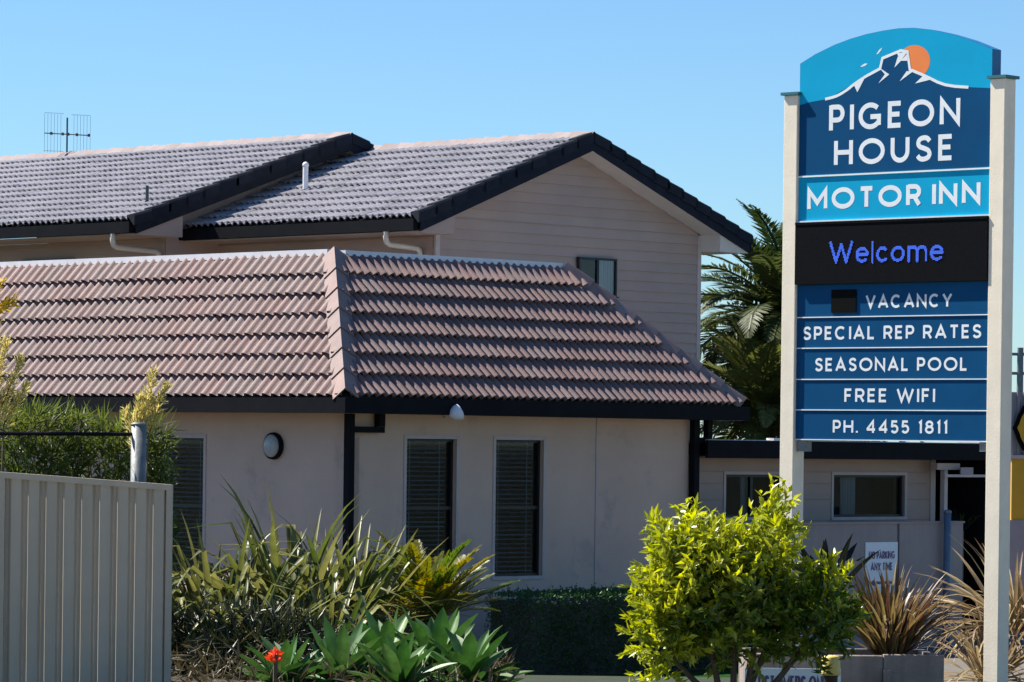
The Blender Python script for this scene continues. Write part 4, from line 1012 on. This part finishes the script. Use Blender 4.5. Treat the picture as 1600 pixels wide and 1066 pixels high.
# dark low shrubs that close the bed against the wall
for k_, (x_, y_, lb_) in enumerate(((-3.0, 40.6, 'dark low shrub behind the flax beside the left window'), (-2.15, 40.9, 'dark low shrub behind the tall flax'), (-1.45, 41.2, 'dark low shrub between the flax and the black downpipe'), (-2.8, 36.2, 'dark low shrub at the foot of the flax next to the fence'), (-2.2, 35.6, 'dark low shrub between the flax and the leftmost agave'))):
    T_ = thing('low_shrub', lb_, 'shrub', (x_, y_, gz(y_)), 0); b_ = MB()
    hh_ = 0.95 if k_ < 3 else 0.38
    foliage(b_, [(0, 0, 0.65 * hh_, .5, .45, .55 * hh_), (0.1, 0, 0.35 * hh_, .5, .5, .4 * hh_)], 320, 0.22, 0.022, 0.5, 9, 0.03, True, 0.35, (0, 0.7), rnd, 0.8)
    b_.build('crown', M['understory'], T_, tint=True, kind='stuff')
    MB().tube([(0, 0, -0.05), (0.02, 0, 0.6)], [0.03, 0.01], 6).build('trunk', M['bark'], T_)
# leaf litter and low undergrowth filling the bed
u = MB()
for i in range(5200):
    x = rnd.uniform(-4.6, 0.0); y = rnd.uniform(33.2, 41.5); z = gz(y) + 0.02 + abs(rnd.gauss(0, 0.22)) * (1.3 if y > 36 else 0.7) * max(0.0, min(1, 0.9 - abs(x + 2.3) / 3.4))
    d = (rvec() + V((0, 0, 0.25))).normalized(); u.leaf(V((x, y, z)), d, rvec(), rnd.uniform(0.10, 0.28), rnd.uniform(0.012, 0.035), rnd.random() ** 1.8)
o = u.build('dry_undergrowth', M['litter'], tint=True); tag(o, 'dry tangled stems and leaf litter under the flax in the left bed', 'undergrowth'); o['kind'] = 'stuff'
# hedge
HG = thing('clipped_hedge', 'dark green clipped hedge in the shade under the second tall window', 'hedge', CORNER - VX * 2.15 + UX * 0.9, R(45))
MB().box(0.05, 4.55, -0.42, 0.42, 0.0, 0.97).build('core', M['deck'], HG)
hb = MB()
for i in range(16000):
    f = rnd.random()
    if f < 0.5: p = V((rnd.uniform(0, 4.6), -0.46 + rnd.uniform(-.03, .03), rnd.uniform(0.02, 1.03))); nn = V((0, -1, 0.4))
    elif f < 0.8: p = V((rnd.uniform(0, 4.6), rnd.uniform(-.46, .46), 1.01 + abs(rnd.gauss(0, .03)))); nn = V((0, 0, 1))
    else: p = V((rnd.choice((0, 4.6)) + rnd.uniform(-.03, .03), rnd.uniform(-.46, .46), rnd.uniform(0, 1.03))); nn = V((1 if p.x > 2 else -1, 0, .3))
    hb.leaf(p, (nn + rvec() * 1.1).normalized(), rvec(), rnd.uniform(.035, .06), .022, rnd.random())
for i in range(90):
    p = V((rnd.uniform(0, 4.6), rnd.uniform(-.46, .3), 1.0)); d0 = (V((0, 0, 1)) + rvec() * 0.5).normalized(); ln = rnd.uniform(0.04, 0.16)
    for k in range(7): hb.leaf(p + d0 * ln * k / 6, (d0 * 0.4 + rvec()).normalized(), rvec(), .05, .022, rnd.uniform(.4, 1))
hb.build('leaves', M['hedge'], HG, tint=True, kind='stuff')
# bright lilly pilly shrub
r2_ = random.Random(5)
LP = thing('bright_shrub', 'bright yellow-green leafy shrub in front of the sign', 'shrub', (1.75, 30.0, gz(30)), 0)
gq = gz(30)
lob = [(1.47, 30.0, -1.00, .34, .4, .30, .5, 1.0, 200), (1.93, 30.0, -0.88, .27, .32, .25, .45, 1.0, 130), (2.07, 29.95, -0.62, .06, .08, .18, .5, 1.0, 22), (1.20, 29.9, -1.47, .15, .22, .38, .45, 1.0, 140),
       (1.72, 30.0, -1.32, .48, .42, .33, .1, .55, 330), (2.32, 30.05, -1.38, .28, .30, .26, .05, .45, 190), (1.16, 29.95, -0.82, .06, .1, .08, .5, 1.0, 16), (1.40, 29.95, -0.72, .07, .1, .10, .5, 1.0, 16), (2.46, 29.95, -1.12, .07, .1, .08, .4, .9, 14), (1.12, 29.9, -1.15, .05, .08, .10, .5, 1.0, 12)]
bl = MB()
for a, b, c, d, e, f, t0_, t1_, n_ in lob:  # lower lobes tinted darker: older foliage, plus shade put into the leaf colour
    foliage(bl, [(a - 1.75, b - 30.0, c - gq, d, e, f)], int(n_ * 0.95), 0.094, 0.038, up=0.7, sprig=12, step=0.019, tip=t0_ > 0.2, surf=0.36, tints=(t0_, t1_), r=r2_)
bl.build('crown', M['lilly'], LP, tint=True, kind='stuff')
tk = MB()
for (x, y, z) in ((-0.55, 0, 0.75), (-0.25, 0.05, 1.2), (0.25, 0, 1.4), (0.3, 0.05, 0.9), (0.65, 0, 0.9), (0.0, -0.05, 1.3)):
    tk.tube([(x * 0.2, y * 0.2, -0.1), (x * 0.45, y, 0.3), (x * 0.8, y, z * 0.65), (x, y, z)], [0.035, 0.028, 0.018, 0.008], 7)
tk.build('trunk', M['bark'], LP)
# red-brown flax in the planter
rfx = leaves_of(M['redflax'], [(0.85, 0.04, 0.05, 0.3), (0.8, 0.042, 0.1, 0.5), (0.8, 0.038, 0.2, 0.5), (0.75, 0.035, 0.4, 0.5), (0.7, 0.035, 0.35, 0.9, (0.6, 1.0)), (0.8, 0.032, 0.6, 0.6)])
flaxclump(3.25, 32.85, 190, 'red-brown flax growing in the concrete planter', (0.7, 1.05), 0.45, 0.14, rfx, tilt=(0, 0.5))
dfx = leaves_of(M['deadflax'], [(0.95, 0.04, 0.3, 0.7), (0.9, 0.035, 0.6, 1.2), (1.0, 0.035, 0.9, 1.4), (0.85, 0.03, 0.7, 1.9), (0.9, 0.04, 0.15, 0.6)])
flaxclump(4.62, 35.0, 190, 'straw-coloured drooping flax behind the right sign post', (0.85, 1.15), 0.55, 0.12, dfx, tilt=(0, 1.0))
flaxclump(4.28, 34.3, 90, 'low straw-coloured flax at the foot of the right sign post', (0.7, 1.0), 0.15, 0.12, dfx, tilt=(0, 1.0))
dkl = [strap('leaf', M['darkleaf'], 0.55, 0.10, 0.2, 0.5), strap('leaf', M['darkleaf'], 0.6, 0.11, 0.1, 0.3)]
flaxclump(2.72, 33.25, 16, 'plant with dark broad leaves between the bright shrub and the parking notice', (0.8, 1.05), 0.93, 0.12, dkl, 'plant', 'broad_leaf_plant', (0.1, 0.7))
dk2 = [strap('leaf', M['darkleaf'], 0.8, 0.10, 0.2, 0.8), strap('leaf', M['palm'], 0.7, 0.06, 0.3, 0.9)]
yx = CORNER + UX * 12.95 + VX * 0.12
TT = thing('carport_plant', 'dim strappy plant inside the dark carport opening', 'plant', (yx.x, yx.y, GZ), 0)
rosette(TT, dk2, 26, 0.08, 1.75, (0.5, 0.7), (0.0, 1.0)); MB().tube([(0, 0, -0.1), (0, 0, 1.75)], 0.06, 8).build('stem', M['stem'], TT)

# palm and tree behind the reception roof
pf = [frond_mesh('frond', M['palm'], 2.3, 64, 0.55, 0.05, a, 0.0, 0.35, 0.15, 0.02) for a in (0.9, 1.25, 1.6)]
PT = thing('palm_tree', 'dark palm with arching feathery fronds between the gable and the sign', 'palm', (4.95, 68.0, GZ), 0)
MB().tube([(0, 0, -0.2), (0.03, 0, 2.5), (0, 0, 5.3)], [0.26, 0.2, 0.2], 12).build('trunk', M['bark'], PT)
for i in range(84):
    a = i * 2.39996; ti = 0.05 + 2.1 * (i / 84)
    o = link('frond', rnd.choice(pf), PT)
    o.matrix_local = Matrix.Translation((0.08 * math.cos(a), 0.08 * math.sin(a), 5.15)) @ Matrix.Rotation(a, 4, 'Z') @ Matrix.Rotation(ti, 4, 'Y') @ Matrix.Rotation(rnd.uniform(-.4, .4), 4, 'Z') @ Matrix.Scale(rnd.uniform(0.95, 1.2), 4)
def tree(name, label, cat, x, y, z0, lobes, n, L, W, m, up=0.3, sprig=10, step=0.03, trunk_r=0.12, tints=(0, 1), surf=0.35, jitter=0.8):
    T = thing(name, label, cat, (x, y, z0), 0); b = MB()
    ll = [(a - x, c - y, d - z0, e, f, g_) for a, c, d, e, f, g_ in lobes]
    foliage(b, ll, n, L, W, up, sprig, step, True, surf, tints, rnd, jitter)
    b.build('crown', M[m], T, tint=True, kind='stuff')
    t = MB()
    for q in ll:
        t.tube([(0, 0, -0.15), (q[0] * 0.3, q[1] * 0.3, q[2] * 0.45), (q[0], q[1], q[2])], [trunk_r, trunk_r * 0.6, trunk_r * 0.15], 7)
    t.build('trunk', M['bark'], T); return T
pf2 = [frond_mesh('frond', M['palm2'], 1.9, 52, 0.45, 0.05, a, 0.0, 0.3, 0.15, 0.02) for a in (0.8, 1.1, 1.5)]
for (x_, y_, h_, sc_, lb_) in ((4.35, 66.0, 3.6, 1.0, 'olive-green smaller palm below the tall palm, right behind the tiled hip'), (5.6, 66.5, 3.4, 1.0, 'olive-green palm mostly hidden behind the left sign post')):
    P2 = thing('palm_tree', lb_, 'palm', (x_, y_, GZ), 0)
    MB().tube([(0, 0, -0.2), (0.03, 0, h_ * 0.5), (0, 0, h_ + 0.05)], [0.2, 0.16, 0.15], 10).build('trunk', M['bark'], P2)
    for i in range(60):
        a = i * 2.39996; ti = 0.05 + 2.1 * (i / 60)
        o = link('frond', rnd.choice(pf2), P2)
        o.matrix_local = Matrix.Translation((0.06 * math.cos(a), 0.06 * math.sin(a), h_)) @ Matrix.Rotation(a, 4, 'Z') @ Matrix.Rotation(ti, 4, 'Y') @ Matrix.Rotation(rnd.uniform(-.5, .5), 4, 'Z') @ Matrix.Scale(sc_ * rnd.uniform(0.85, 1.1), 4)
# shrubs behind the fence at the left
def reeds(name, label, cat, x, y, n, h, spread, m):
    T = thing(name, label, cat, (x, y, gz(y)), 0); b = MB()
    for i in range(n):
        a = rnd.uniform(0, 6.283); rr = spread * math.sqrt(rnd.random()); p = V((rr * math.cos(a), rr * math.sin(a) * 0.6, rnd.uniform(0.3, 0.95) * h))
        for k in range(6):
            d = (rvec() * 0.8 + V((math.cos(a) * .3, math.sin(a) * .3, rnd.uniform(-0.2, 1.1)))).normalized()
            b.leaf(p, d, rvec(), rnd.uniform(0.14, 0.30), rnd.uniform(0.014, 0.03), min(1, max(0, (p.z / h) ** 2 * 0.8 + rnd.uniform(-.25, .25))))
    b.build('leaves', M[m], T, tint=True, kind='stuff')
    t = MB()
    for i in range(9):
        a = rnd.uniform(0, 6.28); t.tube([(0.1 * math.cos(a), 0.1 * math.sin(a), -0.05), (spread * .7 * math.cos(a), spread * .4 * math.sin(a), h * 0.8)], [0.014, 0.006], 5)
    t.build('stems', M['stem'], T); return T
reeds('leafy_shrub', 'green grassy shrub behind the fence at the left edge', 'shrub', -4.85, 38.6, 650, 2.75, 0.55, 'reed')
reeds('leafy_shrub', 'green grassy shrub beside the galvanised post', 'shrub', -3.95, 38.9, 600, 2.72, 0.5, 'reed')
def plume(name, label, x, y, stems, m, h0):
    T = thing(name, label, 'shrub', (x, y, gz(y)), 0); b = MB(); t = MB()
    for (dx, dz0, dx1, dz1, wdt) in stems:
        p0 = V((dx, 0, dz0)); p1 = V((dx1, rnd.uniform(-.1, .1), dz1))
        t.tube([(0, 0, -0.05), (dx * 0.6, 0, dz0 * 0.6), tuple(p0), tuple(p1)], [0.014, 0.012, 0.008, 0.002], 5)
        n = int((p1 - p0).length * 420)
        for i in range(n):
            f = rnd.random(); c = p0.lerp(p1, f); d = ((p1 - p0).normalized() * 0.9 + rvec() * 0.75).normalized()
            b.leaf(c + rvec() * wdt * (1 - 0.6 * f), d, rvec(), rnd.uniform(.05, .11), rnd.uniform(.012, .022), rnd.random())
    b.build('plumes', M[m], T, tint=True, kind='stuff'); t.build('stems', M['stem'], T); return T
k0 = -gz(37)
plume('plume_shrub', 'pale yellow feathery shrub leaning up beside the galvanised post', -3.62, 37.2, [(0, k0 + 0.0, 0.14, k0 + 0.66, .05), (-0.05, k0 + 0.05, 0.02, k0 + 0.42, .05), (0.05, k0 + .1, 0.26, k0 + 0.52, .05), (0.0, k0 - 0.1, -0.14, k0 + 0.28, .05), (0.1, k0 + .05, 0.2, k0 + 0.30, .04)], 'plume', k0)
plume('plume_shrub', 'cream feathery shrub at the left edge in front of the tiled roof', -4.95, 37.0, [(-0.1, k0 + 0.1, 0.05, k0 + 0.9, .07), (0.0, k0 + 0.2, 0.22, k0 + 0.75, .06), (-0.1, k0 + .3, -0.02, k0 + 1.15, .06), (0.05, k0 + 0.1, 0.27, k0 + 0.5, .05)], 'plume', k0)
plume('golden_shrub', 'deep yellow blossom spray at the left edge over the tiles', -5.02, 36.4, [(-0.12, k0 + 1.0, 0.12, k0 + 1.45, .09), (-0.05, k0 + 1.1, 0.28, k0 + 1.25, .07), (-0.1, k0 + 1.2, 0.02, k0 + 1.6, .07)], 'golden', k0)
